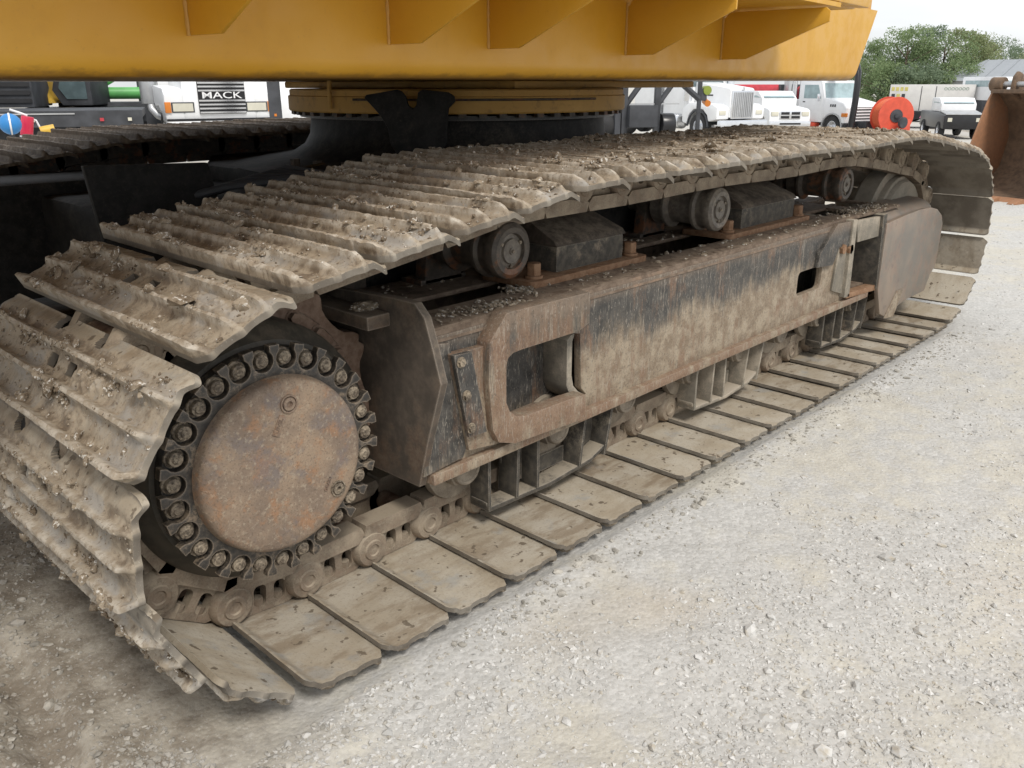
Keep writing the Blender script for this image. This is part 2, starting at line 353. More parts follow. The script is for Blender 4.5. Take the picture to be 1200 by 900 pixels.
c = s.mix(s.rng(n1, 0.36, 0.62), (0.25, 0.20, 0.155), (0.16, 0.145, 0.125)); c = s.mix(s.math('MULTIPLY', s.rng(s.math('ADD', s.math('MULTIPLY', st, .4), s.math('MULTIPLY', n2, .6)), 0.46, 0.62), 0.55), c, (0.25, 0.165, 0.12))
c = s.mix(s.rng(n2, 0.55, 0.72, 0, 0.5), c, (0.10, 0.10, 0.10)); c = s.mix(s.math('MULTIPLY', s.edge(0.008), 0.7), c, (0.40, 0.33, 0.27))
s.bump(n3, 0.15, 0.003); M['cover'] = s.done(c, 0.5, 0, 0.5)
# yellow paint
def mat_yellow(name, k=1.0):
    s = NM(name); n1 = s.noise(1.7, 4, 0.5); n2 = s.noise(9, 6, 0.65); n3 = s.noise(7, 6, 0.75, (1, 1, 3.0))
    c = s.mix(s.rng(n1, 0.3, 0.7), (0.58 * k, 0.300 * k, 0.020 * k), (0.63 * k, 0.345 * k, 0.036 * k))
    c = s.mix(s.rng(n2, 0.5, 0.8, 0, 0.25), c, (0.43, 0.22, 0.04))
    c = s.mix(s.rng(n3, 0.71, 0.75, 0, 0.85), c, (0.06, 0.035, 0.02))
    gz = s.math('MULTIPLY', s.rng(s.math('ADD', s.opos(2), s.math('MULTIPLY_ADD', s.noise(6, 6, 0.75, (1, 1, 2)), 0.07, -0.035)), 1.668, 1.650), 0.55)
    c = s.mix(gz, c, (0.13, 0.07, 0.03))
    c = s.mix(s.rng(s.noise(90, 4, 0.7), 0.60, 0.75, 0, 0.3), c, (0.30, 0.17, 0.04))
    s.bump(n2, 0.06, 0.003); return s.done(c, s.rng(n2, 0.4, 0.6, 0.36, 0.5), 0, 0.5)
M['yellow'] = mat_yellow('yellow_paint')
s = NM('dull_yellow_paint'); n1 = s.noise(3, 5); n2 = s.noise(20, 5, 0.65)
c = s.mix(s.rng(n1, 0.35, 0.65), (0.50, 0.29, 0.07), (0.60, 0.36, 0.10)); c = s.mix(s.rng(n2, 0.52, 0.74, 0, 0.55), c, (0.20, 0.12, 0.05))
M['dull'] = s.done(c, 0.6)
s = NM('cream_dusty_paint'); n1 = s.noise(3, 5); n2 = s.noise(20, 5, 0.65)
c = s.mix(s.rng(n1, 0.35, 0.65), (0.46, 0.32, 0.16), (0.52, 0.37, 0.19)); c = s.mix(s.rng(n2, 0.55, 0.75, 0, 0.6), c, (0.2, 0.13, 0.07))
M['black'] = mat_dirty('black_paint', (0.012, 0.012, 0.012), (0.024, 0.023, 0.022), dust=(0.085, 0.074, 0.060), rust=(0.014, 0.012, 0.010), dust_lo=0.52, dust_hi=0.80, scale=4, up=0.1, rough=0.6, bump=0.1, spec=0.2)
# background paints
M['white'] = mat_plain('white_paint', (0.80, 0.81, 0.82), 0.3, var=0.03)
M['offwhite'] = mat_plain('offwhite_panel', (0.70, 0.69, 0.66), 0.5, var=0.05, dirt=0.0)
M['chrome'] = mat_plain('chrome', (0.72, 0.73, 0.75), 0.2, 0.9, var=0.05)
M['silver'] = mat_plain('galvanised_metal', (0.48, 0.49, 0.50), 0.4, 0.5, var=0.1)
M['glass'] = mat_plain('window_glass', (0.10, 0.14, 0.15), 0.08, 0, var=0.2, spec=0.9)
M['paleglass'] = mat_plain('pale_window_glass', (0.30, 0.40, 0.42), 0.1, 0, var=0.15, spec=0.8)
M['tyre'] = mat_plain('tyre_rubber', (0.030, 0.030, 0.031), 0.85, var=0.2)
M['darkgrey'] = mat_plain('dark_grey_steel', (0.045, 0.048, 0.055), 0.6, var=0.3, dirt=0)
M['blackp'] = mat_plain('glossy_black', (0.015, 0.015, 0.017), 0.3, var=0.2)
M['orange'] = mat_plain('orange_red_paint', (0.60, 0.085, 0.045), 0.45, var=0.12)
M['hose'] = mat_plain('orange_hose', (0.66, 0.15, 0.06), 0.55, var=0.1, scale=20)
M['red'] = mat_plain('dull_red_paint', (0.50, 0.045, 0.06), 0.45, var=0.15)
M['amber'] = mat_plain('amber_lens', (0.62, 0.20, 0.03), 0.3, var=0.05)
M['lamp'] = mat_plain('lamp_lens', (0.62, 0.60, 0.50), 0.15, var=0.08, spec=0.8)
M['green'] = mat_plain('green_paint', (0.12, 0.42, 0.12), 0.45, var=0.12)
M['olive'] = mat_plain('olive_green_paint', (0.22, 0.28, 0.04), 0.5, var=0.15)
M['machyel'] = mat_plain('machine_yellow', (0.66, 0.42, 0.06), 0.5, var=0.12, dirt=0.3)
M['blue'] = mat_plain('blue_plastic', (0.03, 0.22, 0.55), 0.45, var=0.1)
M['pink'] = mat_plain('red_plastic', (0.65, 0.03, 0.08), 0.4, var=0.1)
M['magenta'] = mat_plain('magenta_lettering', (0.65, 0.20, 0.35), 0.6, var=0.05)
M['greentext'] = mat_plain('green_lettering', (0.22, 0.32, 0.24), 0.6, var=0.05)
M['yellowmark'] = mat_plain('yellow_decal', (0.62, 0.55, 0.18), 0.6, var=0.1)
M['roof'] = mat_plain('grey_metal_roof', (0.30, 0.32, 0.34), 0.6, var=0.06, scale=0.6)
M['wall'] = mat_plain('grey_wall', (0.36, 0.37, 0.38), 0.8, var=0.06, scale=0.6)
M['bark'] = mat_plain('tree_bark', (0.12, 0.09, 0.065), 0.9, var=0.25, scale=2)
M['bucket'] = mat_dirty('rusty_bucket', (0.12, 0.082, 0.056), (0.19, 0.125, 0.08), dust=(0.24, 0.175, 0.12), rust=(0.12, 0.075, 0.05), dust_lo=0.55, dust_hi=0.75, scale=2.2, up=0.05)
M['bucket_or'] = mat_dirty('bucket_side_orange_rust', (0.34, 0.17, 0.09), (0.28, 0.145, 0.08), dust=(0.34, 0.22, 0.14), rust=(0.22, 0.115, 0.07), dust_lo=0.5, dust_hi=0.75, scale=3, up=0.05)

def leaf_mat(name, a, b):
    s = NM(name); oi = s.n('ShaderNodeNewGeometry'); r = oi.outputs['Random Per Island']
    c = s.mix(r, a, b); m_ = s.done(c, 0.7, 0, 0.2)
    tr = s.n('ShaderNodeBsdfTranslucent'); ms = s.n('ShaderNodeMixShader'); ms.inputs[0].default_value = 0.45
    s.l(c, tr.inputs['Color']); s.l(s.b.outputs[0], ms.inputs[1]); s.l(tr.outputs[0], ms.inputs[2]); s.l(ms.outputs[0], s.out.inputs[0])
    return m_
M['leaf_a'] = leaf_mat('leaf_green', (0.19, 0.27, 0.13), (0.31, 0.38, 0.20))
M['leaf_b'] = leaf_mat('leaf_yellowgreen', (0.22, 0.27, 0.13), (0.33, 0.36, 0.19))
M['leaf_c'] = leaf_mat('leaf_dark', (0.17, 0.23, 0.15), (0.25, 0.31, 0.20))

# ------------------------------------------------------------------ ground
def ground_mat():
    s = NM('gravel_ground'); s.coord(False)
    big = s.noise(0.35, 4, 0.6); mid = s.noise(1.6, 5, 0.6); sm = s.noise(9, 6, 0.7); fine = s.noise(70, 5, 0.75)
    vo = s.n('ShaderNodeTexVoronoi'); vo.inputs['Scale'].default_value = 62; s.l(s.coord(), vo.inputs['Vector'])
    vo2 = s.n('ShaderNodeTexVoronoi'); vo2.inputs['Scale'].default_value = 150; s.l(s.coord(), vo2.inputs['Vector'])
    sep = s.n('ShaderNodeSeparateColor'); s.l(vo.outputs['Color'], sep.inputs[0])
    sep2 = s.n('ShaderNodeSeparateColor'); s.l(vo2.outputs['Color'], sep2.inputs[0])
    grey = s.mix(sep.outputs[0], (0.43, 0.422, 0.40), (0.575, 0.565, 0.54))
    grey = s.mix(s.math('MULTIPLY', sep2.outputs[1], 0.5), grey, (0.47, 0.46, 0.43))
    tan = s.mix(s.rng(sm, 0.35, 0.65), (0.475, 0.445, 0.38), (0.545, 0.52, 0.455))
    k = s.math('ADD', s.math('MULTIPLY', big, 0.35), s.math('ADD', s.math('MULTIPLY', mid, 0.4), s.math('MULTIPLY', sm, 0.25)))
    c = s.mix(s.rng(k, 0.47, 0.56), grey, tan)
    c = s.mix(s.rng(s.noise(0.55, 3, 0.5), 0.55, 0.66, 0, 0.55), c, (0.50, 0.435, 0.34))
    # churned darker soil where the track has turned
    dm = s.math('MULTIPLY', s.rng(s.opos(0), 0.75, 1.15, 1, 0), s.rng(s.opos(1), 1.2, 1.9))
    c = s.mix(s.math('MULTIPLY', dm, 0.92), c, s.mix(s.rng(s.math('ADD', s.math('MULTIPLY', sm, .6), s.math('MULTIPLY', mid, .4)), 0.42, 0.58), (0.22, 0.185, 0.14), (0.40, 0.365, 0.305)))
    c = s.mix(s.rng(fine, 0.50, 0.68, 0, 0.45), c, (0.32, 0.31, 0.285)); c = s.mix(s.rng(fine, 0.46, 0.30, 0, 0.5), c, (0.62, 0.615, 0.595))
    hgt = s.math('ADD', s.math('MULTIPLY', s.math('SUBTRACT', 1.0, vo.outputs['Distance']), 0.5), s.math('ADD', s.math('MULTIPLY', fine, 0.5), s.math('MULTIPLY', sm, 0.6)))
    s.bump(hgt, 0.55, 0.008)
    return s.done(c, 0.92, 0, 0.2)
M['ground'] = ground_mat()

def graded(lo, hi, a, b, step, grow=1.16):
    v = list(np.arange(a, b, step)); st = step; x = b
    while x < hi: v.append(x); st *= grow; x += st
    v.append(hi); st = step; x = a - step; pre = []
    while x > lo: pre.append(x); st *= grow; x -= st
    pre.append(lo); return np.array(pre[::-1] + v)
def vnoise(X, Y, sc, seed=0):
    """smooth value noise on arrays"""
    rs = np.random.RandomState(seed); T = rs.rand(256, 256)
    x = X * sc; y = Y * sc; xi = np.floor(x).astype(int); yi = np.floor(y).astype(int); fx = x - xi; fy = y - yi
    fx = fx * fx * (3 - 2 * fx); fy = fy * fy * (3 - 2 * fy)
    g = lambda i, j: T[(xi + i) % 256, (yi + j) % 256]
    return (g(0,0)*(1-fx)+g(1,0)*fx)*(1-fy)+(g(0,1)*(1-fx)+g(1,1)*fx)*fy
def ground_h(X, Y):
    z = drop(X)
    z = z + 0.020 * (vnoise(X, Y, 1.1, 1) - .5) + 0.014 * (vnoise(X, Y, 4.0, 2) - .5) - 0.018 * np.exp(-((Y * .6 + X * .35 - 1.15 + .1 * vnoise(X, Y, .8, 9)) / .16) ** 2) * (Y < 1.5) + 0.007 * (vnoise(X, Y, 12, 3) - .5) + 0.004 * (vnoise(X, Y, 30, 4) - .5)
    # imprints of the shoes, left of the sprocket
    a = np.clip((0.62 - X) / 0.2, 0, 1) * np.clip((Y - 1.30) / 0.2, 0, 1) * np.clip((3.2 - Y) / 0.4, 0, 1) * np.clip((X + 4) / 1.0, 0, 1)
    ph = (X + 0.03 * (vnoise(X, Y, 2.5, 5) - .5) * 2) / 0.2607 * 2 * PI
    z = z + a * (0.052 * np.maximum(np.sin(ph), -0.4) + 0.018 * np.maximum(0, np.sin(ph * 2 + 1.0)) + 0.022 * (vnoise(X, Y, 22, 6) - .5) - 0.004)
    # little bank of pushed-up dirt outside the shoe tips
    b = np.exp(-((Y - 1.60) / 0.07) ** 2) * np.clip((X + 0.5) / 1.0, 0, 1) * np.clip((6.4 - X) / 0.5, 0, 1)
    z = z + b * 0.012 * vnoise(X, Y, 6, 7)
    # packed bed below the shoes
    u = np.clip((Y - 1.66) / 0.05, 0, 1) * np.clip((2.9 - Y) / 0.05, 0, 1) * np.clip((X - 0.75) / 0.15, 0, 1) * np.clip((6.4 - X) / 0.3, 0, 1)
    z = z * (1 - u) + u * -0.015
    return z
gx = graded(-60, 900, -0.6, 8.5, 0.021, 1.13); gy = graded(-500, 700, -1.6, 3.4, 0.021, 1.13)
X, Y = np.meshgrid(gx, gy, indexing='ij'); Z = ground_h(X, Y)
nx, ny = X.shape; V = np.stack([X, Y, Z], -1).reshape(-1, 3)
I = np.arange(nx * ny).reshape(nx, ny)
Fq = np.stack([I[:-1, :-1], I[1:, :-1], I[1:, 1:], I[:-1, 1:]], -1).reshape(-1, 4)
g = bpy.data.objects.new('ground', frompy('ground', V, Fq, M['ground'])); COL.objects.link(g); g['kind'] = 'structure'

# loose stones on the ground
def ico(sub=1):
    b = bmesh.new(); bmesh.ops.create_icosphere(b, subdivisions=sub, radius=1.0)
    v = np.array([q.co[:] for q in b.verts]); f = np.array([[q.index for q in p.verts] for p in b.faces]); b.free(); return v, f
IV, IF = ico(1); IV2, IF2 = ico(2)
def scatter(name, P, R, mat, squash=0.6, base=(IV, IF), jit=0.28, seed=3, smooth=False):
    rs = np.random.RandomState(seed); n = len(P); bv, bf = base; k = len(bv)
    S = np.stack([R * (1 + 0.35 * rs.randn(n)).clip(.6, 1.6), R * (1 + 0.3 * rs.randn(n)).clip(.6, 1.5), R * squash * (1 + 0.25 * rs.randn(n)).clip(.5, 1.6)], -1)
    J = 1 + jit * (rs.rand(n, k, 1) - .5) * 2; W = bv[None] * J * S[:, None]
    th = rs.rand(n) * 2 * PI; ph = (rs.rand(n) - .5) * 0.9
    c, s_ = np.cos(ph)[:, None], np.sin(ph)[:, None]; W = np.stack([W[..., 0] * c - W[..., 2] * s_, W[..., 1], W[..., 0] * s_ + W[..., 2] * c], -1)
    c, s_ = np.cos(th)[:, None], np.sin(th)[:, None]; W = np.stack([W[..., 0] * c - W[..., 1] * s_, W[..., 0] * s_ + W[..., 1] * c, W[..., 2]], -1)
    W += P[:, None]; Ff = (bf[None] + (np.arange(n) * k)[:, None, None]).reshape(-1, 3)
    return frompy(name, W.reshape(-1, 3), Ff, mat, smooth)
s = NM('gravel_stones'); gi = s.n('ShaderNodeNewGeometry'); r = gi.outputs['Random Per Island']
c = s.mix(r, (0.40, 0.395, 0.375), (0.61, 0.60, 0.575)); c = s.mix(s.rng(s.noise(30, 3), 0.5, 0.7), c, (0.45, 0.41, 0.34))
c = s.mix(s.math('MULTIPLY', s.math('MULTIPLY', s.rng(s.opos(0), 0.75, 1.15, 1, 0), s.rng(s.opos(1), 1.2, 1.9)), 0.7), c, (0.29, 0.265, 0.225))
s.bump(s.noise(160, 3), 0.3, 0.002); M['stone'] = s.done(c, 0.9, 0, 0.2)
rs = np.random.RandomState(11)
def polar(n, r0, r1, a0=-28, a1=108):
    r_ = r0 * (r1 / r0) ** rs.rand(n); a_ = np.radians(a0 + (a1 - a0) * rs.rand(n)); return r_ * np.cos(a_), r_ * np.sin(a_)
def stones(name, n, r0, r1, m0, sig, seed, clump=True, base=(IV, IF)):
    x, y = polar(n, r0, r1)
    ok = ~((y > 1.64) & (y < 2.95) & (x > 0.7) & (x < 6.6))
    if clump: ok &= np.clip((vnoise(x, y, 1.3, 21) * .5 + vnoise(x, y, 3.7, 22) * .5 - .34) / .28, 0.08, 1) > rs.rand(n)
    x, y = x[ok], y[ok]; R = (m0 * np.exp(sig * rs.randn(len(x)))).clip(m0 * .4, m0 * 3.2)
    z = ground_h(x, y) + R * 0.12
    o = bpy.data.objects.new(name, scatter(name, np.stack([x, y, z], -1), R, M['stone'], seed=seed, base=base, jit=.5 if len(base[0]) < 8 else .28)); COL.objects.link(o); o['kind'] = 'stuff'; return o
OV = np.array([[1,0,0],[-1,0,0],[0,1,0],[0,-1,0],[0,0,1],[0,0,-1.]]); OF = np.array([[0,2,4],[2,1,4],[1,3,4],[3,0,4],[2,0,5],[1,2,5],[3,1,5],[0,3,5]])
stones('gravel', 200000, 0.9, 16, 0.0041, 0.42, 31, base=(OV, OF))
stones('pebbles', 15000, 1.1, 22, 0.0070, 0.42, 32)
# ridge crumbs in the churned strip at lower left, and along the shoe tips
n = 5200; x = rs.rand(n) * 1.6 - 0.8; y = 1.5 + rs.rand(n) * 1.9
n2_ = 1500; x2 = rs.rand(n2_) * 5.8 + 0.4; y2 = 1.60 + 0.06 * rs.randn(n2_); ok = y2 < 1.68; x = np.r_[x, x2[ok]]; y = np.r_[y, y2[ok]]
ok = ~((x > 0.68) & (y > 1.66)); x, y = x[ok], y[ok]
R = 0.0042 * np.exp(0.5 * rs.randn(len(x)))
M['crumb'] = mat_plain('soil_crumbs', (0.36, 0.34, 0.30), 0.95, var=0.3, scale=25, spec=0.1)
o = bpy.data.objects.new('soil_crumbs', scatter('soil_crumbs', np.stack([x, y, ground_h(x, y) + R * .2], -1), R, M['crumb'], seed=41)); COL.objects.link(o); o['kind'] = 'stuff'

# ================================================================== THE EXCAVATOR
EX = thing('excavator', 'huge yellow crawler excavator with muddy steel tracks filling the foreground', 'excavator', (3.7, 3.95, 0))
YC, HW, NL = 2.27, 0.58, 51            # track centre line, half shoe width, links per track
SPX, SPZ, RP = 1.150, 0.607, 0.492     # sprocket centre, pin circle
IDX, IDZ, RI = 6.26, 0.617, 0.502
# --- pin line: bottom run, idler, upper run over the carrier rollers, sprocket
def bez(pts, n=200):
    """Catmull-Rom through points"""
    out = []; P = [Vector(p) for p in pts]
    for i in range(1, len(P) - 2):
        for k in range(n):
            t = k / n; a, b, c_, d = P[i-1], P[i], P[i+1], P[i+2]
            out.append(0.5 * ((2*b) + (-a + c_) * t + (2*a - 5*b + 4*c_ - d) * t*t + (-a + 3*b - 3*c_ + d) * t**3))
    return out
path = [Vector((SPX + (IDX - SPX) * k / 400, 0.115)) for k in range(401)]
path += [Vector((IDX + RI * math.sin(PI * k / 300), IDZ - RI * math.cos(PI * k / 300))) for k in range(1, 265)]
e = path[-1]
path += bez([(6.55, 0.965), (e.x, e.y), (5.98, 1.162), (5.6, 1.218), (5.14, 1.262), (4.4, 1.252), (3.67, 1.262), (2.95, 1.250), (2.21, 1.246), (1.80, 1.192), (1.42, 1.143), (SPX, SPZ + RP), (0.9, 1.05)], 60)[1:]
path += [Vector((SPX - RP * math.sin(PI * k / 300), SPZ + RP * math.cos(PI * k / 300))) for k in range(1, 300)]
cum = [0.0]
pl = path + [path[0]]
for a, b in zip(pl, pl[1:]): cum.append(cum[-1] + (b - a).length)
TOT = cum[-1]; cum_np = np.array(cum); PX = np.array([p.x for p in pl]); PZ = np.array([p.y for p in pl])
def at_s(q):
    q = q % TOT; return Vector((np.interp(q, cum_np, PX), np.interp(q, cum_np, PZ)))
P0 = (1.255 - SPX) % (TOT / NL)
pins = [at_s(P0 + k * TOT / NL) for k in range(NL)]
PITCH = TOT / NL
print('pitch', PITCH)

# --- shoes: triple grouser plate, real relief, cut-outs, dried mud
W0, TH = 0.070, 0.017
def shoe_mesh(seed, fine=True):
    rs_ = np.random.RandomState(seed)
    nu, nv = (52, 210) if fine else (26, 60)
    u0, u1 = -0.010, 0.262
    u = np.linspace(u0, u1, nu); v = np.linspace(-HW, HW, nv); U, Vv = np.meshgrid(u, v, indexing='ij')
    # ridges
    H = np.zeros_like(U); E = np.clip((HW - np.abs(Vv)) / 0.040, 0, 1) ** .8
    wob = 0.0012 * (vnoise(U * 0, Vv, 9, seed) - .5)
    for cu, hh, wd in ((0.254, 0.036, 0.0078), (0.157, 0.033, 0.0072), (0.066, 0.033, 0.0072)):
        d = np.abs(U + wob - cu); H = np.maximum(H, hh * np.clip(1.5 - (d / wd) ** 2.4 * 0.55, 0, 1) ** 0.8 * (0.12 + 0.88 * E))
        H = np.maximum(H, 0.013 * np.exp(-(d / 0.019) ** 2) * E)
    # packed mud between the ridges and crumbs on top
    mlow = vnoise(U * 2, Vv, 5, seed + 1) ; mm = np.clip((mlow - 0.56) / 0.22, 0, 1) * np.clip((U - 0.07) / 0.03, 0, 1)
    mud = mm * (0.012 * vnoise(U, Vv, 38, seed + 2) + 0.011 * vnoise(U, Vv, 90, seed + 3) + 0.007 * vnoise(U, Vv, 190, seed + 9)) * np.clip((HW - 0.03 - np.abs(Vv)) / 0.06, 0, 1)
    H = np.maximum(H, mud + 0.25 * H) + 0.0026 * (vnoise(U, Vv, 140, seed + 4) - .5) + 0.0022 * (vnoise(U, Vv, 50, seed + 5) - .5)
    # worn, ragged ridge tops
    H = H * (1 - 0.10 * vnoise(U * 0, Vv, 6, seed + 6) - 0.10 * np.clip(vnoise(U, Vv, 70, seed + 7) - .55, 0, 1) * 2)
    # outline: chamfered corners at the leading (grouser) side, rounded lip corners
    tt = np.clip((np.abs(Vv) - (HW - 0.035)) / 0.035, 0, 1)
    cu0 = u0 + 0.012 * tt ** 2; cu1 = u1 - 0.022 * tt
    Um = cu0 + (U - u0) / (u1 - u0) * (cu1 - cu0)
    rm = np.zeros_like(U)
    for cu in (0.254, 0.157, 0.066, 0.0): rm = np.maximum(rm, np.exp(-((U - cu) / 0.017) ** 2))
    Vv = Vv - np.sign(Vv) * 0.007 * (1 - rm) * np.clip((np.abs(Vv) - (HW - 0.045)) / 0.045, 0, 1) ** 2
    # the plate itself is slightly dished between grousers
    keep = np.ones((nu - 1, nv - 1), bool)
    uc = (U[:-1, :-1] + U[1:, 1:]) / 2; vc = (Vv[:-1, :-1] + Vv[1:, 1:]) / 2
    for sg in (-1, 1):
        keep &= ~((uc < 0.034) & (np.abs(vc - sg * 0.135) < 0.042 * np.sqrt(np.clip(1 - ((uc + .014) / 0.048) ** 2, 0, 1))))
        keep &= ~((np.abs(uc - 0.111) < 0.018) & (np.abs(vc - sg * 0.060) < 0.026))
    lip = -0.024 * (1 - np.clip((U + 0.002) / 0.034, 0, 1)) ** 1.3 * 1.0
    top = np.stack([Um, Vv, W0 + TH + H + lip], -1).reshape(-1, 3); bot = np.stack([Um, Vv, np.full_like(U, W0) + lip + 0.0012 * (vnoise(U, Vv, 60, seed + 8) - .5)], -1).reshape(-1, 3)
    I = np.arange(nu * nv).reshape(nu, nv); N = nu * nv
    q = np.stack([I[:-1, :-1], I[1:, :-1], I[1:, 1:], I[:-1, 1:]], -1)[keep]
    Fs = [q, q[:, ::-1] + N]
    Kp = np.pad(keep, 1)
    def side(mask, a, b): Fs.append(np.stack([a[mask], a[mask] + N, b[mask] + N, b[mask]], -1))
    K = keep
    side(K & ~Kp[:-2, 1:-1], I[:-1, 1:], I[:-1, :-1]); side(K & ~Kp[2:, 1:-1], I[1:, :-1], I[1:, 1:])
    side(K & ~Kp[1:-1, :-2], I[:-1, :-1], I[1:, :-1]); side(K & ~Kp[1:-1, 2:], I[1:, 1:], I[:-1, 1:])
    Fa = np.concatenate(Fs); Va = np.concatenate([top, bot])
    used = np.unique(Fa); rem = -np.ones(len(Va), int); rem[used] = np.arange(len(used))
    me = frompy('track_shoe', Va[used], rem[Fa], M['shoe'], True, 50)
    return me, (U, Vv, W0 + TH + H + lip, Um)
def mud_mesh(seed, grid, dens=1.0):
    rs_ = np.random.RandomState(seed + 500); U, Vv, Wt, Um = grid; nu, nv = U.shape
    Ps, Rs = [], []
    ncl = int(13 * dens)
    for _ in range(ncl):                                 # clusters of clods strung along the ridges
        cu = rs_.choice([0.066, 0.157, 0.252]) + 0.02 * rs_.randn(); cv = rs_.uniform(-HW + .03, HW - .04); ln = rs_.uniform(0.03, 0.13)
        k = rs_.randint(10, 34)
        uu = cu + 0.011 * rs_.randn(k); vv = cv + ln * (rs_.rand(k) - .5) * 1.6; rr = 0.0052 * np.exp(0.48 * rs_.randn(k))
        Ps.append(np.stack([uu, vv], -1)); Rs.append(rr)
    k = int(9 * dens); Ps.append(np.stack([rs_.choice([0.066, 0.157, 0.235], k) + .012 * rs_.randn(k), rs_.uniform(-HW + .04, HW - .05, k)], -1)); Rs.append(rs_.uniform(.012, .024, k))
    k = int(300 * dens); Ps.append(np.stack([rs_.uniform(0.03, 0.25, k), rs_.uniform(-HW + .01, HW - .01, k)], -1)); Rs.append(0.0026 * np.exp(0.4 * rs_.randn(k)))
    P = np.concatenate(Ps); R = np.concatenate(Rs).clip(.0015, .026); ok = (P[:, 0] > .02) & (P[:, 0] < .262) & (np.abs(P[:, 1]) < HW - .006); P, R = P[ok], R[ok]
    for sg in (-1, 1): 
        ok = ~((np.abs(P[:, 0] - .11) < .02) & (np.abs(P[:, 1] - sg * .055) < .03)) & ~((P[:, 0] < .045) & (np.abs(P[:, 1] - sg * .135) < .05)); P, R = P[ok], R[ok]
    iu = np.clip(((P[:, 0] + .010) / .272 * (nu - 1)).round().astype(int), 0, nu - 1); iv = np.clip(((P[:, 1] + HW) / (2 * HW) * (nv - 1)).round().astype(int), 0, nv - 1)
    Q = np.stack([Um[iu, iv], P[:, 1], Wt[iu, iv] + R * .25], -1)
    return scatter('dried_mud', Q, R, M['mud'], squash=0.65, jit=0.4, seed=seed)
NVAR = 7
SHOES = []
for k in range(NVAR):
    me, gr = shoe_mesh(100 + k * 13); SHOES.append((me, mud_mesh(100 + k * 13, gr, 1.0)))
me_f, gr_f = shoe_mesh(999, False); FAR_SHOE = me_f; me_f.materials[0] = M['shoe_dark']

# --- chain link, bushing
def rounded(cx, cz, hx, hz, r, n=4):
    pts = []
    for sx, sz, a0 in ((1, -1, -90), (1, 1, 0), (-1, 1, 90), (-1, -1, 180)):
        for k in range(n + 1):
            a = math.radians(a0 + 90 * k / n); pts.append((cx + sx * (hx - r) + r * math.cos(a), cz + sz * (hz - r) + r * math.sin(a)))
    return pts
def link_mesh(full=True):
    bm = bmesh.new(); p = PITCH
    # outline in (u, w): w grows outward to the shoe, the rail runs along w = -0.075
    arc = [(0.066 * math.cos(math.radians(a)), 0.066 * math.sin(math.radians(a))) for a in range(235, 100, -15)]
    out = [(-0.005, -0.060)] + arc[1:] + [(0.015, 0.060), (0.045, 0.068), (0.205, 0.068), (0.232, 0.050), (0.243, 0.02), (0.243, -0.035), (0.235, -0.060)]
    holes = [rounded(0.103, 0.012, 0.0215, 0.037, 0.017), rounded(0.172, 0.012, 0.0200, 0.034, 0.016)] if full else []
    plate(bm, out, holes, 0.0, 0.036)
    prism(bm, [(-0.020, -0.098), (0.222, -0.098), (0.234, -0.070), (0.205, -0.042), (0.020, -0.042), (-0.032, -0.062)], -0.016, 0.064)
    if full:
        lathe(bm, [(0, 0.068), (0.018, 0.069), (0.022, 0.074), (0.034, 0.074), (0.038, 0.069), (0.058, 0.067), (0.067, 0.056), (0.070, 0.030), (0, 0.030)], 0, 0, 20)
        for q in (0.103, 0.172): cyl(bm, (q, 0.020, 0.069), (q, 0.020, 0.022), 0.0175, 6)
    bmesh.ops.recalc_face_normals(bm, faces=bm.faces)
    return bm
def mirror_y(bm):
    for v in bm.verts: v.co.y = -v.co.y
    return bm
LINK_O = finish('track_link', link_mesh(), M['link']); LINK_I = finish('track_link', mirror_y(link_mesh(False)), M['link'])
bm = bmesh.new(); cyl(bm, (0, -0.10, 0), (0, 0.10, 0), 0.036, 16); BUSH = finish('bushing', bm, M['rail'])
def frame_at(k, yc, flip=1):
    a = pins[k]; b = pins[(k + 1) % NL]; t = (b - a).normalized(); T = Vector((t.x, 0, t.y)); N = Vector((t.y, 0, -t.x)); Yv = Vector((0, -1, 0))
    Mx = Matrix((T, Yv, N)).transposed().to_4x4(); Mx.translation = Vector((a.x, yc, a.y)); return Mx
EXI = WM[EX].inverted()
for k in range(NL):
    Mx = EXI @ frame_at(k, YC)
    jit = Matrix.Rotation(random.uniform(-.006, .006), 4, 'X') @ Matrix.Rotation(random.uniform(-.008, .008), 4, 'Y')
    var = SHOES[(k * 3 + k // 7) % NVAR]
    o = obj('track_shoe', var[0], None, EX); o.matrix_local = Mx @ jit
    fr = pins[k]
    if fr.y > 0.2 or k == 0:                                # mud shows only on the outer faces not pressed to the ground
        mo = obj('dried_mud', var[1], None, o); mo['kind'] = 'stuff'
    for yy, me in ((0.105, LINK_O), (-0.105, LINK_I)):
        lo = obj('track_link', me, None, EX); lo.matrix_local = Mx @ Matrix.Translation((0, yy - (0.0 if yy > 0 else 0.0), 0))
    bo = obj('bushing', BUSH, None, EX); bo.matrix_local = Mx
# far track, same chain seen from the inside
YF = 3.95 * 2 - YC
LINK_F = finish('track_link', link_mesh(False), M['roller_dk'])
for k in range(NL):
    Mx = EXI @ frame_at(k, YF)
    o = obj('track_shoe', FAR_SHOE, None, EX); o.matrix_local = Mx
    lo = obj('track_link', LINK_F, None, EX); lo.matrix_local = Mx @ Matrix.Translation((0, 0.115, 0))

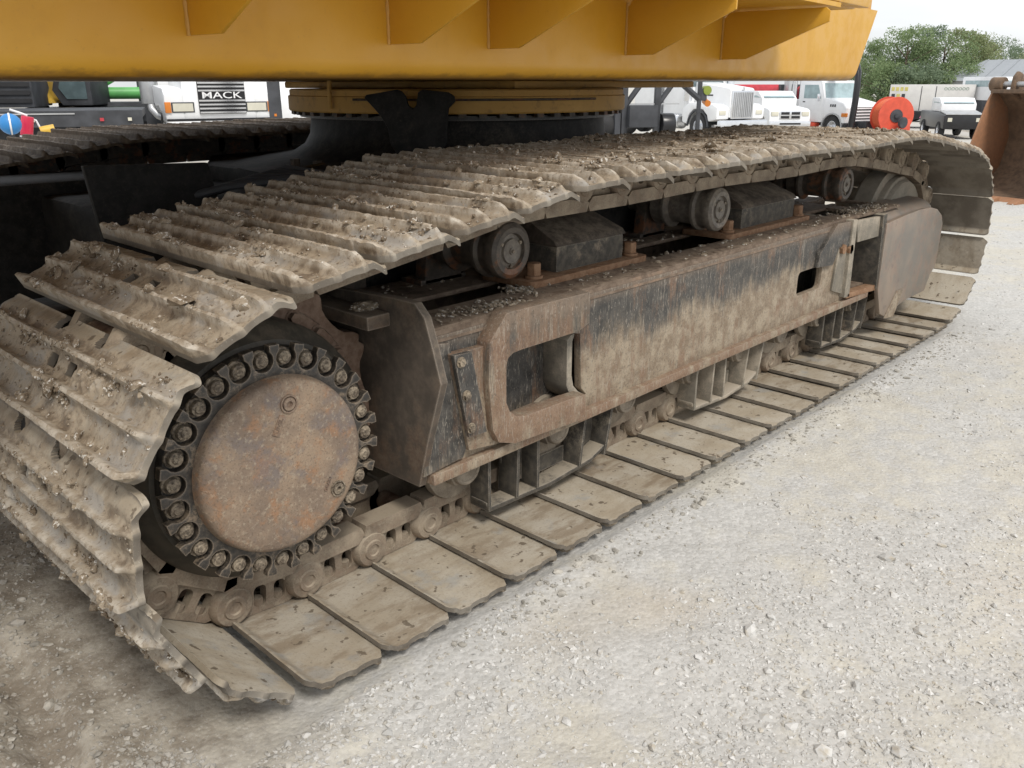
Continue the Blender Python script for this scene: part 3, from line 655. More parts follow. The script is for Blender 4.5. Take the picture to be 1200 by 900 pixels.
# --- sprocket
bm = bmesh.new(); NT = 12; a_off = math.atan2(pins[NL - 3].y - SPZ, pins[NL - 3].x - SPX)
pts = []
for k in range(NT):
    b0 = a_off + 2 * PI * k / NT
    for da, rr in ((-15, 0.498), (-12.5, 0.512), (-10, 0.498), (-7.2, 0.472), (-4.0, 0.461), (0, 0.458), (4.0, 0.461), (7.2, 0.472), (10, 0.498), (12.5, 0.512)):
        a = b0 + math.radians(da); pts.append((SPX + rr * math.cos(a), SPZ + rr * math.sin(a)))
inner = [(SPX + 0.36 * math.cos(2*PI*k/40), SPZ + 0.36 * math.sin(2*PI*k/40)) for k in range(40)]
plate(bm, pts, [inner], 2.215, 2.325)
lathe(bm, [(0.36, 2.205), (0.425, 2.205), (0.432, 2.22), (0.36, 2.22)], SPX, SPZ, 48)
spr = wobj('sprocket', bm, M['sprocket'], EX, bev=0.006)
bm = bmesh.new(); cyl(bm, (0, -0.022, 0), (0, 0, 0), 0.019, 6); lathe(bm, [(0, -0.004), (0.026, -0.004), (0.026, 0)], 0, 0, 14)
SB = finish('sprocket_bolt', bm, M['sprocket'])
for k in range(24):
    a = 2 * PI * k / 24; o = obj('sprocket_bolt', SB, None, spr); o.location = (SPX + 0.402 * math.cos(a), 2.206, SPZ + 0.402 * math.sin(a))
# --- final drive: drum, bolted ring, domed cover
HX, HZ = 1.122, 0.618
bm = bmesh.new()
lathe(bm, [(0.30, 2.025), (0.345, 2.035), (0.358, 2.055), (0.383, 2.08), (0.392, 2.11), (0.392, 2.19), (0.375, 2.207), (0.30, 2.21), (0.30, 2.9), (0.0, 2.9)], HX, HZ, 72)
fd = wobj('final_drive', bm, M['drum'], EX)
# ring with pockets: scalloped flange
bm = bmesh.new(); NB = 27
lathe(bm, [(0.250, 1.9975), (0.329, 1.998), (0.332, 2.003), (0.332, 2.036), (0.30, 2.04)], HX, HZ, 96)
wobj('flange_ring', bm, M['oily'], fd)
out_ = []
for k in range(NB):
    a = 2 * PI * k / NB; ur = Vector((math.cos(a), math.sin(a))); ut = Vector((-math.sin(a), math.cos(a)))
    arc_ = [ur * (0.307 + .0315 * math.cos(f)) + ut * (.0315 * math.sin(f)) for f in [math.radians(q) for q in range(-48, -313, -24)]]
    arc_ = [ur * .346 + ut * -.0245] + arc_ + [ur * .346 + ut * .0245]
    out_ += [(HX + q.x, HZ + q.y) for q in arc_]
bm = bmesh.new(); plate(bm, out_, [[(HX + .255 * math.cos(2*PI*k/72), HZ + .255 * math.sin(2*PI*k/72)) for k in range(72)]], 1.970, 1.9965)
[setattr(v, 'co', v.co) for v in bm.verts]; wobj('pocket_ring', bm, M['pocket'], fd, bev=0.002)
bm = bmesh.new(); lathe(bm, [(0, -0.026), (0.010, -0.026), (0.0125, -0.023), (0.019, -0.022), (0.0205, -0.018), (0.0205, -0.007), (0.027, -0.006), (0.028, 0.0)], 0, 0, 12)
HB = finish('hub_bolt', bm, M['bolt'])
for k in range(NB):
    a = 2 * PI * k / NB
    o = obj('hub_bolt', HB, None, fd); o.matrix_parent_inverse = Matrix.Identity(4)
    o.location = (HX + 0.306 * math.cos(a), 1.9975, HZ + 0.306 * math.sin(a)); o.rotation_euler = (0, random.uniform(0, 3), 0)
bm = bmesh.new(); lathe(bm, [(0, 1.928), (0.20, 1.9285), (0.238, 1.931), (0.250, 1.937), (0.256, 1.947), (0.258, 1.962), (0.262, 1.975)], HX, HZ, 96)
cp = wobj('hub_cover', bm, M['cap'], fd, smooth=60)
def plug(px, py, name='plug', r=0.020, mat='cap'):
    x, z = on_y(px, py, 1.928); bm = bmesh.new()
    lathe(bm, [(r * 1.35, 1.930), (r * 1.32, 1.923), (r * 1.12, 1.923), (r * 1.10, 1.929), (r * .95, 1.929), (r * 0.92, 1.921), (r * 0.45, 1.920), (r * 0.38, 1.928), (0, 1.928)], x, z, 24)
    return wobj(name, bm, M[mat], fd, smooth=40)
plug(338, 473, mat='cap'); plug(396, 572, mat='bolt', r=0.019)
def text_mesh(body, size, depth=0.002, bold=0.0, align='CENTER'):
    cu = bpy.data.curves.new('lettering', 'FONT'); cu.body = body; cu.size = size; cu.extrude = depth; cu.offset = bold; cu.align_x = align; cu.align_y = 'CENTER'; cu.resolution_u = 3
    to = bpy.data.objects.new('lettering', cu); COL.objects.link(to); bpy.context.view_layer.update()
    me = bpy.data.meshes.new_from_object(to.evaluated_get(bpy.context.evaluated_depsgraph_get())); bpy.data.objects.remove(to); return me
def text_part(body, size, mat, parent, Mx, depth=0.002, bold=0.0):
    me = text_mesh(body, size, depth, bold); me.materials.clear(); me.materials.append(mat)
    o = obj('lettering', me, None, parent); o.matrix_local = Mx; return o
def text_on_y(body, px, py, size, rot, yy, mat, parent):
    x, z = on_y(px, py, yy)
    Mx = Matrix.Translation((x, yy, z)) @ Matrix.Rotation(PI / 2, 4, 'X') @ Matrix.Rotation(math.radians(rot), 4, 'Z')
    return text_part(body, size, mat, parent, Mx, 0.0025)
bm = bmesh.new(); x, z = on_y(327, 499, 1.928)
Mr = Matrix.Translation((x, 1.9265, z)) @ Matrix.Rotation(math.radians(-62), 4, 'Y') ; box(bm, (-0.030, -0.002, -0.0105), (0.030, 0.004, 0.0105), Mr)
wobj('cast_label', bm, M['cap'], fd, bev=0.0015)
text_on_y('LEVEL', 327, 499, 0.017, 62, 1.9245, M['cap'], fd)
text_on_y('DRAIN', 384.5, 567, 0.015, 62, 1.9275, M['cap'], fd)

# --- track frame (near side)
def PY(pts, yy): return [on_y(a, b, yy) for a, b in pts]
YS = 1.96
bm = bmesh.new()
outl = [(1.655, 0.40), (1.655, 0.865), (2.10, 0.866), (3.2, 0.868), (4.62, 0.872), (4.95, 0.872)] + PY([(1003, 262), (992, 348)], YS)[0:2] + []
outl[-1] = (outl[-1][0], 0.40)
x1, z1 = on_y(601, 421, YS); x2, z2 = on_y(662, 400, YS)
openL = PY([(594, 412), (668, 391), (680, 391), (681, 455), (687, 462), (668, 470), (606, 490), (596, 484), (593, 474)], YS)
openR = rounded(*[(a + b) / 2 for a, b in zip(on_y(935, 345, YS), on_y(962, 313, YS))], 0.150, 0.066, 0.03)
plate(bm, outl, [openL, openR], YS, YS + 0.035)
tf = wobj('track_frame', bm, M['frame'], EX, bev=0.004)
bm = bmesh.new(); box(bm, (2.00, 2.10, 0.42), (2.95, 2.13, 0.84)); wobj('inner_web', bm, M['nose'], tf)
bm = bmesh.new(); box(bm, (4.2, 2.14, 0.42), (4.97, 2.17, 0.84)); wobj('inner_web', bm, M['nose'], tf)
bm = bmesh.new(); prism(bm, PY([(665, 399), (670, 392), (674, 391), (671, 400), (670, 440), (672, 452), (678, 459), (688, 462), (686, 470), (676, 470), (668, 464), (664, 452)], 1.975), 1.975, 2.10); wobj('opening_rib', bm, M['guard_tan'], tf, bev=0.004)
# ledge
bm = bmesh.new(); box(bm, (1.66, 1.930, 0.362), (5.30, 2.60, 0.402)); wobj('bottom_ledge', bm, M['loop'], tf, bev=0.006)
# top plates with real slots between them
bm = bmesh.new()
out_xy = [(1.66, 1.972), (5.75, 1.972), (5.75, 2.60), (1.66, 2.60)]
def slot(x0, x1, y0, y1): return [(x0, y0), (x1, y0), (x1, y1), (x0, y1)]
plate(bm, out_xy, [slot(1.80, 2.45, 2.16, 2.32), slot(3.18, 3.92, 2.13, 2.36), slot(4.90, 5.28, 2.06, 2.26), slot(5.42, 5.70, 2.10, 2.45)], 0.872, 0.890, 'xy')
wobj('top_plate', bm, M['frame_top'], tf, bev=0.003)
bm = bmesh.new()                                             # sloping shoulder between top and side
prism(bm, [(1.956, 0.845), (1.9745, 0.886), (2.10, 0.893), (2.10, 0.86), (1.97, 0.84)], 1.70, 5.02, 'yz'); wobj('shoulder', bm, M['frame_top'], tf)
bm = bmesh.new(); box(bm, (1.66, 2.58, 0.36), (6.0, 2.60, 0.871)); wobj('inner_side', bm, M['frame_top'], tf)
bm = bmesh.new(); box(bm, (1.66, 2.0, 0.41), (5.6, 2.57, 0.43)); wobj('frame_floor', bm, M['frame_top'], tf)
bm = bmesh.new(); box(bm, (1.30, 2.62, 0.40), (1.95, 2.90, 1.12)); wobj('motor_mount', bm, M['padtop'], tf, bev=.02)
# bulkhead facing the sprocket
by = [(2.62, 0.35), (1.962, 0.362), (1.915, 0.527), (1.838, 0.755), (1.872, 0.863), (1.905, 0.955), (1.95, 0.995), (2.06, 0.995), (2.62, 0.965)]
bm = bmesh.new(); prism(bm, by, 1.622, 1.652, 'yz'); wobj('bulkhead', bm, M['bulk'], tf, bev=0.004)
bm = bmesh.new(); box(bm, (1.53, 2.07, 0.900), (1.62, 2.62, 0.945)); wobj('bulkhead_flange', bm, M['bulk'], tf, bev=0.005)
# nose behind bulkhead
bm = bmesh.new(); prism(bm, PY([(508, 404), (527, 402), (549, 519), (543, 536), (497, 560)], 1.94), 1.94, 1.958); wobj('nose_plate', bm, M['nose'], tf, bev=0.003)
bm = bmesh.new(); prism(bm, PY([(528, 416), (566, 406), (586, 384), (588, 412), (589, 490), (590, 515), (580, 521), (550, 528)], 1.925), 1.925, 1.957); wobj('backing_plate', bm, M['loop'], tf, bev=0.003)
bm = bmesh.new(); prism(bm, PY([(532, 417), (553, 412), (571, 506), (550, 513)], 1.905), 1.905, 1.924); st = wobj('bolted_strip', bm, M['nose'], tf, bev=0.003)
bm = bmesh.new(); cyl(bm, (0, -0.012, 0), (0, 0, 0), 0.014, 6); lathe(bm, [(0, -0.003), (0.019, -0.003), (0.019, 0)], 0, 0, 14); SBm = finish('strip_bolt', bm, M['bolt'])
for a in ((541, 425), (547.5, 464), (553, 502)):
    x, z = on_y(a[0], a[1], 1.90); o = obj('strip_bolt', SBm, None, st); o.location = (x, 1.904, z)
# loop-shaped step bracket, open to the right
lp = [(574, 402), (594, 367), (600, 365), (692, 342), (692, 378), (678, 389), (668, 392), (612, 410), (602, 414), (596, 420), (594, 430), (594, 472), (598, 482), (606, 488), (616, 487), (668, 468), (687, 462), (687, 491), (640, 507), (604, 520), (585, 519), (578, 505), (573, 450)]
bm = bmesh.new(); prism(bm, PY(lp, 1.895), 1.895, 1.96); wobj('step_bracket', bm, M['loop'], tf, bev=0.006)
# pads with sloping guards and their bolts
def pad(x0, x1, nm='pad_plate'):
    bm = bmesh.new(); plate(bm, rounded((x0 + x1) / 2, 2.245, (x1 - x0) / 2, 0.145, 0.03), [], 0.892, 0.918, 'xy'); pp = wobj(nm, bm, M['rustpad'], tf, bev=0.003)
    a, b = x0 + 0.20, x1 - 0.13
    bm = bmesh.new(); vs = box(bm, (a, 2.15, 0.919), (b, 2.42, 1.02))
    wobj('guard_block', bm, M['guard'], tf, bev=0.005)
    bm = bmesh.new()
    A = [(a - 0.01, 2.14, 1.022), (b + 0.01, 2.14, 1.022), (b + 0.01, 2.43, 1.022), (a - 0.01, 2.43, 1.022)]; B = [(a - 0.01, 2.16, 1.045), (b + 0.01, 2.16, 1.045), (b + 0.01 - 0.03, 2.38, 1.135), (a + 0.02, 2.38, 1.135)]
    vA = [bm.verts.new(q) for q in A]; vB = [bm.verts.new(q) for q in B]; bm.faces.new(vA[::-1]); bm.faces.new(vB)
    for i in range(4): bm.faces.new((vA[i], vA[(i+1)%4], vB[(i+1)%4], vB[i]))
    wobj('guard_top', bm, M['padtop'], tf, bev=0.006)
    for bx in (x0 + 0.07, x1 - 0.07):
        for y_ in (2.155, 2.30):
            bm = bmesh.new(); cyl(bm, (bx, y_, 0.918), (bx, y_, 0.930), 0.036, 16); cyl(bm, (bx, y_, 0.930), (bx, y_, 0.978), 0.030, 6)
            wobj('pad_bolt', bm, M['rustpad'], pp, bev=0.003)
pad(2.33, 3.10); pad(3.80, 4.72)
# clods lying on the frame
cl = []
for k in range(420):
    x_ = random.uniform(1.72, 5.6); y_ = random.uniform(1.985, 2.14) if k % 3 else random.uniform(2.36, 2.56); cl.append((x_, y_, 0.892, random.choice([.004, .005, .007, .011]) * random.uniform(.7, 1.5)))
for k in range(120): x_ = random.gauss(2.02, .07); cl.append((x_, random.gauss(2.03, .03), 0.895, random.uniform(.004, .012)))
for k in range(160): cl.append((random.uniform(5.1, 5.7), random.gauss(2.06, .05), 0.895, random.uniform(.004, .011)))
for k in range(60): cl.append((random.gauss(2.30, .03), random.gauss(2.13, .03), 0.895, random.uniform(.005, .016)))
cl = np.array(cl); me = scatter('dirt_clods', cl[:, :3], cl[:, 3], M['mud'], seed=77); o = wobj('dirt_clods', bmesh.new(), M['mud'], tf); o.data = me; o['kind'] = 'stuff'
bm = bmesh.new(); bmesh.ops.create_icosphere(bm, subdivisions=3, radius=1)
for v in bm.verts: v.co = Vector((v.co.x * .055, v.co.y * .035, v.co.z * .014)) * (1 + .5 * (noise.noise(v.co * 2.3)))
x, z = on_y(440, 349, 2.07)
for v in bm.verts: v.co = v.co + Vector((1.60, 2.16, 0.955))
wobj('mud_clod', bm, M['mud'], tf)
# opening near the idler: uprights, strips, brace
yy = 1.935
bm = bmesh.new(); prism(bm, PY([(1001, 258), (1005.5, 257), (995, 348), (989.5, 349)], 1.925), 1.925, 2.45); wobj('upright', bm, M['guard_tan'], tf, bev=0.003)
bm = bmesh.new(); prism(bm, PY([(1005, 259), (1036, 253), (1036, 275), (1005, 284)], yy), yy, yy + .03); wobj('upper_strip', bm, M['guard_tan'], tf, bev=0.003)
bm = bmesh.new(); prism(bm, PY([(994, 344), (1029, 333), (1029, 339), (992, 350)], 1.925), 1.925, 1.99); wobj('lower_strip', bm, M['rustpad'], tf, bev=0.003)
bm = bmesh.new(); prism(bm, PY([(1036, 252), (1040.5, 250), (1032, 336), (1026.5, 338)], 1.915), 1.915, 2.45); wobj('upright', bm, M['guard'], tf, bev=0.003)
bm = bmesh.new(); prism(bm, PY([(983, 262), (1002, 259), (1001, 280), (996, 289), (984, 290), (976, 311), (958, 314), (962, 297)], yy), yy, yy + .024); wobj('brace_plate', bm, M['nose'], tf, bev=0.004)
bm = bmesh.new(); prism(bm, PY([(984, 288), (1002, 286), (1000, 298), (992, 346), (975, 341), (980, 312)], 1.945), 1.945, 1.96); gp = wobj('gusset_plate', bm, M['guard_tan'], tf, bev=0.003)
for a in ((989, 292), (997, 292)):
    x, z = on_y(a[0], a[1], 1.93); bm = bmesh.new(); cyl(bm, (x, 1.925, z), (x, 1.95, z), 0.030, 6); wobj('brace_bolt', bm, M['rustpad'], gp)
bm = bmesh.new(); prism(bm, PY([(1020, 288), (1034, 286), (1028, 325), (1009, 332)], 2.05), 2.05, 2.07); wobj('inner_baffle', bm, M['guard_tan'], tf)
bm = bmesh.new(); box(bm, (4.98, 2.35, 0.40), (5.65, 2.38, 0.87)); wobj('inner_web', bm, M['nose'], tf)
# smooth idler cover, bent over the top
cv = PY([(1040, 262), (1060, 253), (1078, 246), (1092, 243), (1099, 245), (1104, 252), (1105, 262), (1102, 280), (1096, 312), (1090, 322), (1083, 341), (1060, 352), (1036.5, 371), (1031, 368), (1029, 339)], 1.905)
bm = bmesh.new(); prism(bm, cv, 1.905, 1.935); wobj('idler_cover', bm, M['cover'], tf, bev=0.008)
xs0, xs1 = on_y(1040, 262, 1.905)[0], on_y(1104, 252, 1.905)[0]; zt = on_y(1092, 243, 1.905)[1]
bm = bmesh.new()
prism(bm, [(1.937, 0.70), (1.937, 0.785), (1.955, 0.830), (1.99, 0.862), (2.05, 0.880), (2.16, 0.886), (2.16, 0.876), (2.05, 0.868), (2.0, 0.85), (1.968, 0.82), (1.950, 0.78), (1.950, 0.70)], 5.40, 6.30, 'yz')
wobj('cover_top', bm, M['cover'], tf, smooth=60)
bm = bmesh.new(); box(bm, (5.4, 2.0, 0.35), (6.4, 2.1, 0.72)); wobj('idler_yoke', bm, M['guard_tan'], tf, bev=.01)
bm = bmesh.new(); prism(bm, PY([(1051, 341), (1059, 338), (1046, 371), (1036, 373)], 1.90), 1.898, 1.904); wobj('cover_slot', bm, M['nose'], tf)
# --- idler
bm = bmesh.new()
lathe(bm, [(0, 2.115), (0.33, 2.12), (0.365, 2.125), (0.375, 2.14), (0.378, 2.155), (0.398, 2.16), (0.402, 2.17), (0.402, 2.20), (0.452, 2.21), (0.452, 2.33), (0.402, 2.34), (0.402, 2.37), (0.37, 2.38), (0, 2.39)], IDX, IDZ, 80)
for v in bm.verts: pass
wobj('idler_wheel', bm, M['idler'], EX)
# --- carrier rollers
def carrier(x, mat):
    bm = bmesh.new(); z = 1.058
    lathe(bm, [(0.062, 2.098), (0.066, 2.085), (0.086, 2.082), (0.092, 2.086), (0.101, 2.092), (0.104, 2.10), (0.104, 2.125), (0.096, 2.14), (0.096, 2.17), (0.108, 2.18), (0.108, 2.195), (0.085, 2.205), (0.082, 2.33), (0.108, 2.345), (0.108, 2.36), (0.096, 2.37), (0.096, 2.43), (0.05, 2.44), (0.05, 2.60), (0, 2.60)], x, z, 40)
    c = wobj('carrier_roller', bm, mat, EX)
    bm = bmesh.new(); lathe(bm, [(0, 2.083), (0.012, 2.083), (0.013, 2.088), (0.040, 2.088), (0.044, 2.086), (0.047, 2.095), (0.066, 2.099)], x, z, 28); wobj('roller_cap', bm, M['roller'], c)
    bm = bmesh.new(); cyl(bm, (x, 2.078, z), (x, 2.086, z), 0.007, 6)
    for k in range(3):
        a = 2*PI*k/3 + .5; cyl(bm, (x + .055 * math.cos(a), 2.088, z + .055 * math.sin(a)), (x + .055 * math.cos(a), 2.099, z + .055 * math.sin(a)), 0.007, 6)
    wobj('cap_bolt', bm, M['bolt'], c)
    bm = bmesh.new(); prism(bm, [(x - .10, 0.89), (x + .10, 0.89), (x + .075, 1.17), (x - .075, 1.17)], 2.46, 2.52); box(bm, (x - .12, 2.46, .89), (x + .12, 2.58, .91)); wobj('roller_bracket', bm, M['roller_dk'], c, bev=.004)
carrier(2.205, M['roller_dk']); carrier(3.665, M['roller']); carrier(5.135, M['roller_dk'])
# --- bottom rollers, each with its bearing block
def broller(x):
    z = 0.313; bm = bmesh.new()
    lathe(bm, [(0.04, 2.075), (0.098, 2.08), (0.128, 2.085), (0.133, 2.10), (0.133, 2.112), (0.102, 2.12), (0.100, 2.165), (0.075, 2.18), (0.072, 2.36), (0.1, 2.375), (0.1, 2.42), (0.133, 2.43), (0.133, 2.45), (0.04, 2.47)], x, z, 40)
    r_ = wobj('bottom_roller', bm, M['rollertan'], EX)
    bm = bmesh.new(); lathe(bm, [(0, 2.010), (0.012, 2.010), (0.012, 2.018), (0.046, 2.018), (0.048, 2.012), (0.060, 2.012), (0.064, 2.02), (0.066, 2.09)], x, z + .005, 28)
    prism(bm, [(x - .070, 0.362), (x + .070, 0.362), (x + .070, 0.30), (x + .052, 0.262), (x - .052, 0.262), (x - .070, 0.30)], 2.030, 2.085); wobj('bearing_block', bm, M['rollertan'], r_, bev=.003)
    for q in (-1, 1):
        bm = bmesh.new(); cyl(bm, (x + q * .088, 2.05, .335), (x + q * .088, 2.05, .362), .017, 6); wobj('roller_bolt', bm, M['rollertan'], r_)
for x in (1.895, 2.405, 2.87, 3.40, 3.87, 4.33, 4.80, 5.30): broller(x)
# --- roller guards below the ledge
def guard(x0, x1, mat, fl=1):
    bm = bmesh.new(); L_ = x1 - x0
    g_ = None
    prism(bm, [(x0, 0.150), (x0 + .015, 0.118), (x0 + L_ * .5, 0.100), (x1 - .10, 0.118), (x1, 0.155), (x1, 0.172), (x1 - .1, 0.136), (x0 + L_ * .5, 0.118), (x0 + .02, 0.136), (x0, 0.165)], 1.992, 2.075)
    g_ = wobj('roller_guard', bm, mat, EX, bev=.003)
    for a, b, lean in ((x0 + .005, 2.0, 0), (x0 + .155, 2.0, .01), (x0 + .275, 2.0, 0.0), (x0 + L_ * .74, 2.0, .035), (x1 - .02, 2.0, .05)):
        bm = bmesh.new(); prism(bm, [(a, .125), (a + .013, .125), (a + lean * .4 + .013, .22), (a + lean + .013, .362), (a + lean, .362), (a + lean * .4, .22)], 1.985, 2.085); wobj('guard_rib', bm, mat, g_, bev=.002)
    bm = bmesh.new(); box(bm, (x0 + .16, 2.070, .14), (x0 + .275, 2.078, .361)); box(bm, (x0 + L_ * .76, 2.070, .14), (x1, 2.078, .361)); box(bm, (x0 + .29, 2.072, .13), (x0 + L_ * .74, 2.08, .20)); wobj('guard_web', bm, mat, g_)
guard(1.965, 2.69, M['guard']); guard(3.385, 4.03, M['guard_tan']); guard(4.80, 5.42, M['guard'])
# far track's frame and rollers, seen only as dark shapes
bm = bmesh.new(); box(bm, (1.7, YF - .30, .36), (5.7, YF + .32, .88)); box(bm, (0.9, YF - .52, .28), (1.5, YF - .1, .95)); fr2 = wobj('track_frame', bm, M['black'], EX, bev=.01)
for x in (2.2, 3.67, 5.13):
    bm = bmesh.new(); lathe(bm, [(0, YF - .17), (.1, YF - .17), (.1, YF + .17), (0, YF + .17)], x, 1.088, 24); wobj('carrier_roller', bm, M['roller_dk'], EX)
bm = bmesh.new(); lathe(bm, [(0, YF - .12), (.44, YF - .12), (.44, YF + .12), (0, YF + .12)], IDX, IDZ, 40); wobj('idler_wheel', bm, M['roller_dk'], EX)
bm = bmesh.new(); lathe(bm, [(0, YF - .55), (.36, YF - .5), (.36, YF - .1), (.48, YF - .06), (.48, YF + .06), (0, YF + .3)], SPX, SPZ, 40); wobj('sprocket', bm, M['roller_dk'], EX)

# --- carbody between the tracks, turntable
MX_, MY_ = 3.7, 3.95
bm = bmesh.new()
def quad_prism(bm, pts, z0, z1): prism(bm, pts, z0, z1, 'xy')
quad_prism(bm, [(2.75, 2.6), (4.65, 2.6), (5.0, 3.2), (5.0, 4.7), (4.65, 5.3), (2.75, 5.3), (2.4, 4.7), (2.4, 3.2)], 0.55, 1.20)
cb = wobj('carbody', bm, M['black'], EX, bev=.03)
# travel motor hood, carbody arms, and black boxes added to darken the gap between the tracks
bm = bmesh.new(); prism(bm, [(1.325, 1.325), (1.855, 1.305), (1.88, 1.16), (1.86, 0.80), (1.38, 0.80)], 3.60, 3.63); wobj('motor_hood', bm, M['black'], EX, bev=.006)
for (n_, a_, b_) in (('dark_filler', (0.78, 2.88, 0.30), (1.55, 3.20, 0.93)), ('dark_filler', (0.50, 4.55, 0.30), (1.85, 5.05, 1.185)), ('carbody_arm', (1.60, 2.70, 0.50), (2.45, 3.50, 1.02)), ('carbody_arm', (1.45, 3.75, 0.45), (2.60, 5.10, 1.12)), ('carbody_arm', (4.6, 2.62, .5), (5.6, 3.3, 1.0))):
    bm = bmesh.new(); box(bm, a_, b_); wobj(n_, bm, M['black'], EX, bev=.04)
for k in range(5):
    bm = bmesh.new(); tube(bm, [(1.62 + .09 * k, 3.70 + .05 * k, 1.13), (1.9 + .08 * k, 3.55, 1.20 + .015 * k), (2.25, 3.35 - .06 * k, 1.24), (2.7, 3.2 - .05 * k, 1.22), (3.0, 3.3, 1.25)], .018, 8); wobj('hydraulic_hose', bm, M['darkgrey'], EX)
for k in range(14):
    a = math.radians(180 + 9 * k); bm = bmesh.new(); cyl(bm, (MX_ + 1.18 * math.cos(a), MY_ + 1.18 * math.sin(a), 1.215), (MX_ + 1.18 * math.cos(a), MY_ + 1.18 * math.sin(a), 1.262), .026, 6); wobj('base_bolt', bm, M['padtop'], EX)
bm = bmesh.new(); tube(bm, [(1.95, 3.5, .75), (2.0, 3.5, 1.0), (2.08, 3.5, 1.16), (2.2, 3.52, 1.22), (2.45, 3.6, 1.235)], .035); wobj('hydraulic_hose', bm, M['blackp'], EX)
MX, MY = 3.7, 3.95
bm = bmesh.new(); lathe(bm, [(1.35, 1.20), (1.02, 1.245), (0.93, 1.30), (0.895, 1.36), (0.885, 1.43), (0.885, 1.452), (0.0, 1.452)], MX, 0, 96, cy=MY, axis='z')
for v in bm.verts: pass
wobj('slew_ring_base', bm, M['black'], EX, smooth=50)
bm = bmesh.new(); lathe(bm, [(0.86, 1.453), (0.945, 1.454), (0.945, 1.476), (0.86, 1.477)], MX, 0, 96, cy=MY, axis='z'); wobj('bearing_seal', bm, M['oily'], EX)
bm = bmesh.new(); box(bm, (-.020, -.02, -.02), (.020, .02, .0)); SBL = finish('slew_bolt', bm, M['roller_dk'])
bm = bmesh.new(); lathe(bm, [(0.86, 1.488), (1.0, 1.488), (1.005, 1.495), (1.005, 1.568), (0.995, 1.572), (0.995, 1.60), (0.985, 1.605), (0.985, 1.606), (0, 1.606)], MX, 0, 120, cy=MY, axis='z')
tr = wobj('turntable', bm, M['dull'], EX)
for k in range(60):
    a = 2 * PI * k / 60; o = obj('slew_bolt', SBL, None, tr); o.location = (MX + .972 * math.cos(a), MY + .972 * math.sin(a), 1.4885); o.rotation_euler = (0, 0, a)
bm = bmesh.new(); aa = [math.radians(195 + 2 * k) for k in range(40)]
tube(bm, [(MX + 1.014 * math.cos(a), MY + 1.014 * math.sin(a), 1.556) for a in aa], .006, 8); wobj('grease_line', bm, M['roller_dk'], tr)
bm = bmesh.new(); tube(bm, [(MX - 1.015, MY - .12, 1.66), (MX - 1.02, MY - .12, 1.60), (MX - 1.02, MY - .12, 1.51)], .012, 8); wobj('drain_pipe', bm, M['dull'], tr)
# black bracket with a notch in front of the ring
Pn = Vector((2.93, 3.13, 0)); nrm = Vector((0.683, 0.730, 0)); tg = Vector((nrm.y, -nrm.x, 0))
def on_bracket(px, py):
    d = ray(px, py); t = (Pn - CAM).dot(nrm) / d.dot(nrm); p = CAM + d * t; return ((p - Pn).dot(tg), p.z)
bp = [on_bracket(*q) for q in [(427, 114), (430, 111), (465, 105), (471, 107), (476, 113), (479, 124), (484, 127), (488, 124), (490, 108), (495, 105), (526, 108), (533, 113), (534, 119), (526, 127), (524, 168), (510, 185), (468, 185), (458, 168), (455, 150), (446, 135)]]
bm = bmesh.new(); prism(bm, bp, -0.03, 0.03)
Mb = Matrix((tg, nrm, Vector((0, 0, 1)))).transposed().to_4x4(); Mb.translation = Pn
for v in bm.verts: v.co = Mb @ v.co
wobj('stop_bracket', bm, M['black'], EX, bev=.008)

# --- yellow upper structure, swung 4.5 degrees off the tracks
TH_ = math.radians(4.55); Mu = Matrix.Translation((MX, MY, 0)) @ Matrix.Rotation(TH_, 4, 'Z')
def upper(name, bm, mat, parent=EX, bev=0, smooth=35):
    if bev: bevel(bm, bev)
    for v in bm.verts: v.co = Mu @ v.co
    return wobj(name, bm, mat, parent, smooth)
WF = 1.65
# lower box: rolled bottom edge, raked right end
prof = [(-WF, 2.10), (-WF, 1.702)] + [(-WF + 0.055 * (1 - math.cos(math.radians(a))), 1.702 - 0.055 * math.sin(math.radians(a))) for a in range(10, 91, 10)] + [(WF, 1.647), (WF, 2.10)]
bm = bmesh.new(); A = []; B = []
for (y_, z_) in prof:
    xe = 2.15 + (z_ - 1.64) / 0.43 * 0.30
    A.append(bm.verts.new((-5.4, y_, z_))); B.append(bm.verts.new((xe, y_, z_)))
bm.faces.new(A); bm.faces.new(B[::-1])
for i in range(len(A)):
    j = (i + 1) % len(A); bm.faces.new((A[j], A[i], B[i], B[j]))
ub = upper('upper_frame', bm, M['yellow'], smooth=50)
bm = bmesh.new(); box(bm, (-5.3, -WF + .03, 2.102), (2.43, WF - .03, 2.32)); upper('deck_box', bm, M['yellow'], ub, bev=.01)
for t_, tip, wt in ((-2.77, 0.42, .012), (-2.11, 0.46, .012), (-1.65, 0.47, .012), (-0.77, 0.48, .012), (0.12, 0.52, .012), (-3.6, .45, .012), (-4.4, .45, .012)):
    bm = bmesh.new(); prism(bm, [(-WF + .002, 1.742), (-WF - .13, 1.742), (-WF - tip, 1.895), (-WF - tip, 1.938), (-WF - tip + .02, 1.955), (-WF - .03, 1.955), (-WF - .01, 1.93), (-WF + .002, 1.93)], t_ - wt / 2, t_ + wt / 2, 'yz')
    gs = upper('gusset', bm, M['yellow'], ub, bev=.002)
    bm = bmesh.new(); tube(bm, [(t_ - wt / 2 - .002, -WF - .003, 1.742 + .01 * q_ + random.uniform(-.001, .001)) for q_ in range(21)], [random.uniform(.0035, .006) for q_ in range(21)], 6); o_ = upper('weld_bead', bm, M['dull'], ub)
bm = bmesh.new(); box(bm, (-5.3, -WF - .50, 1.965), (0.30, -WF - .002, 1.985)); upper('walkway', bm, M['yellow'], ub)
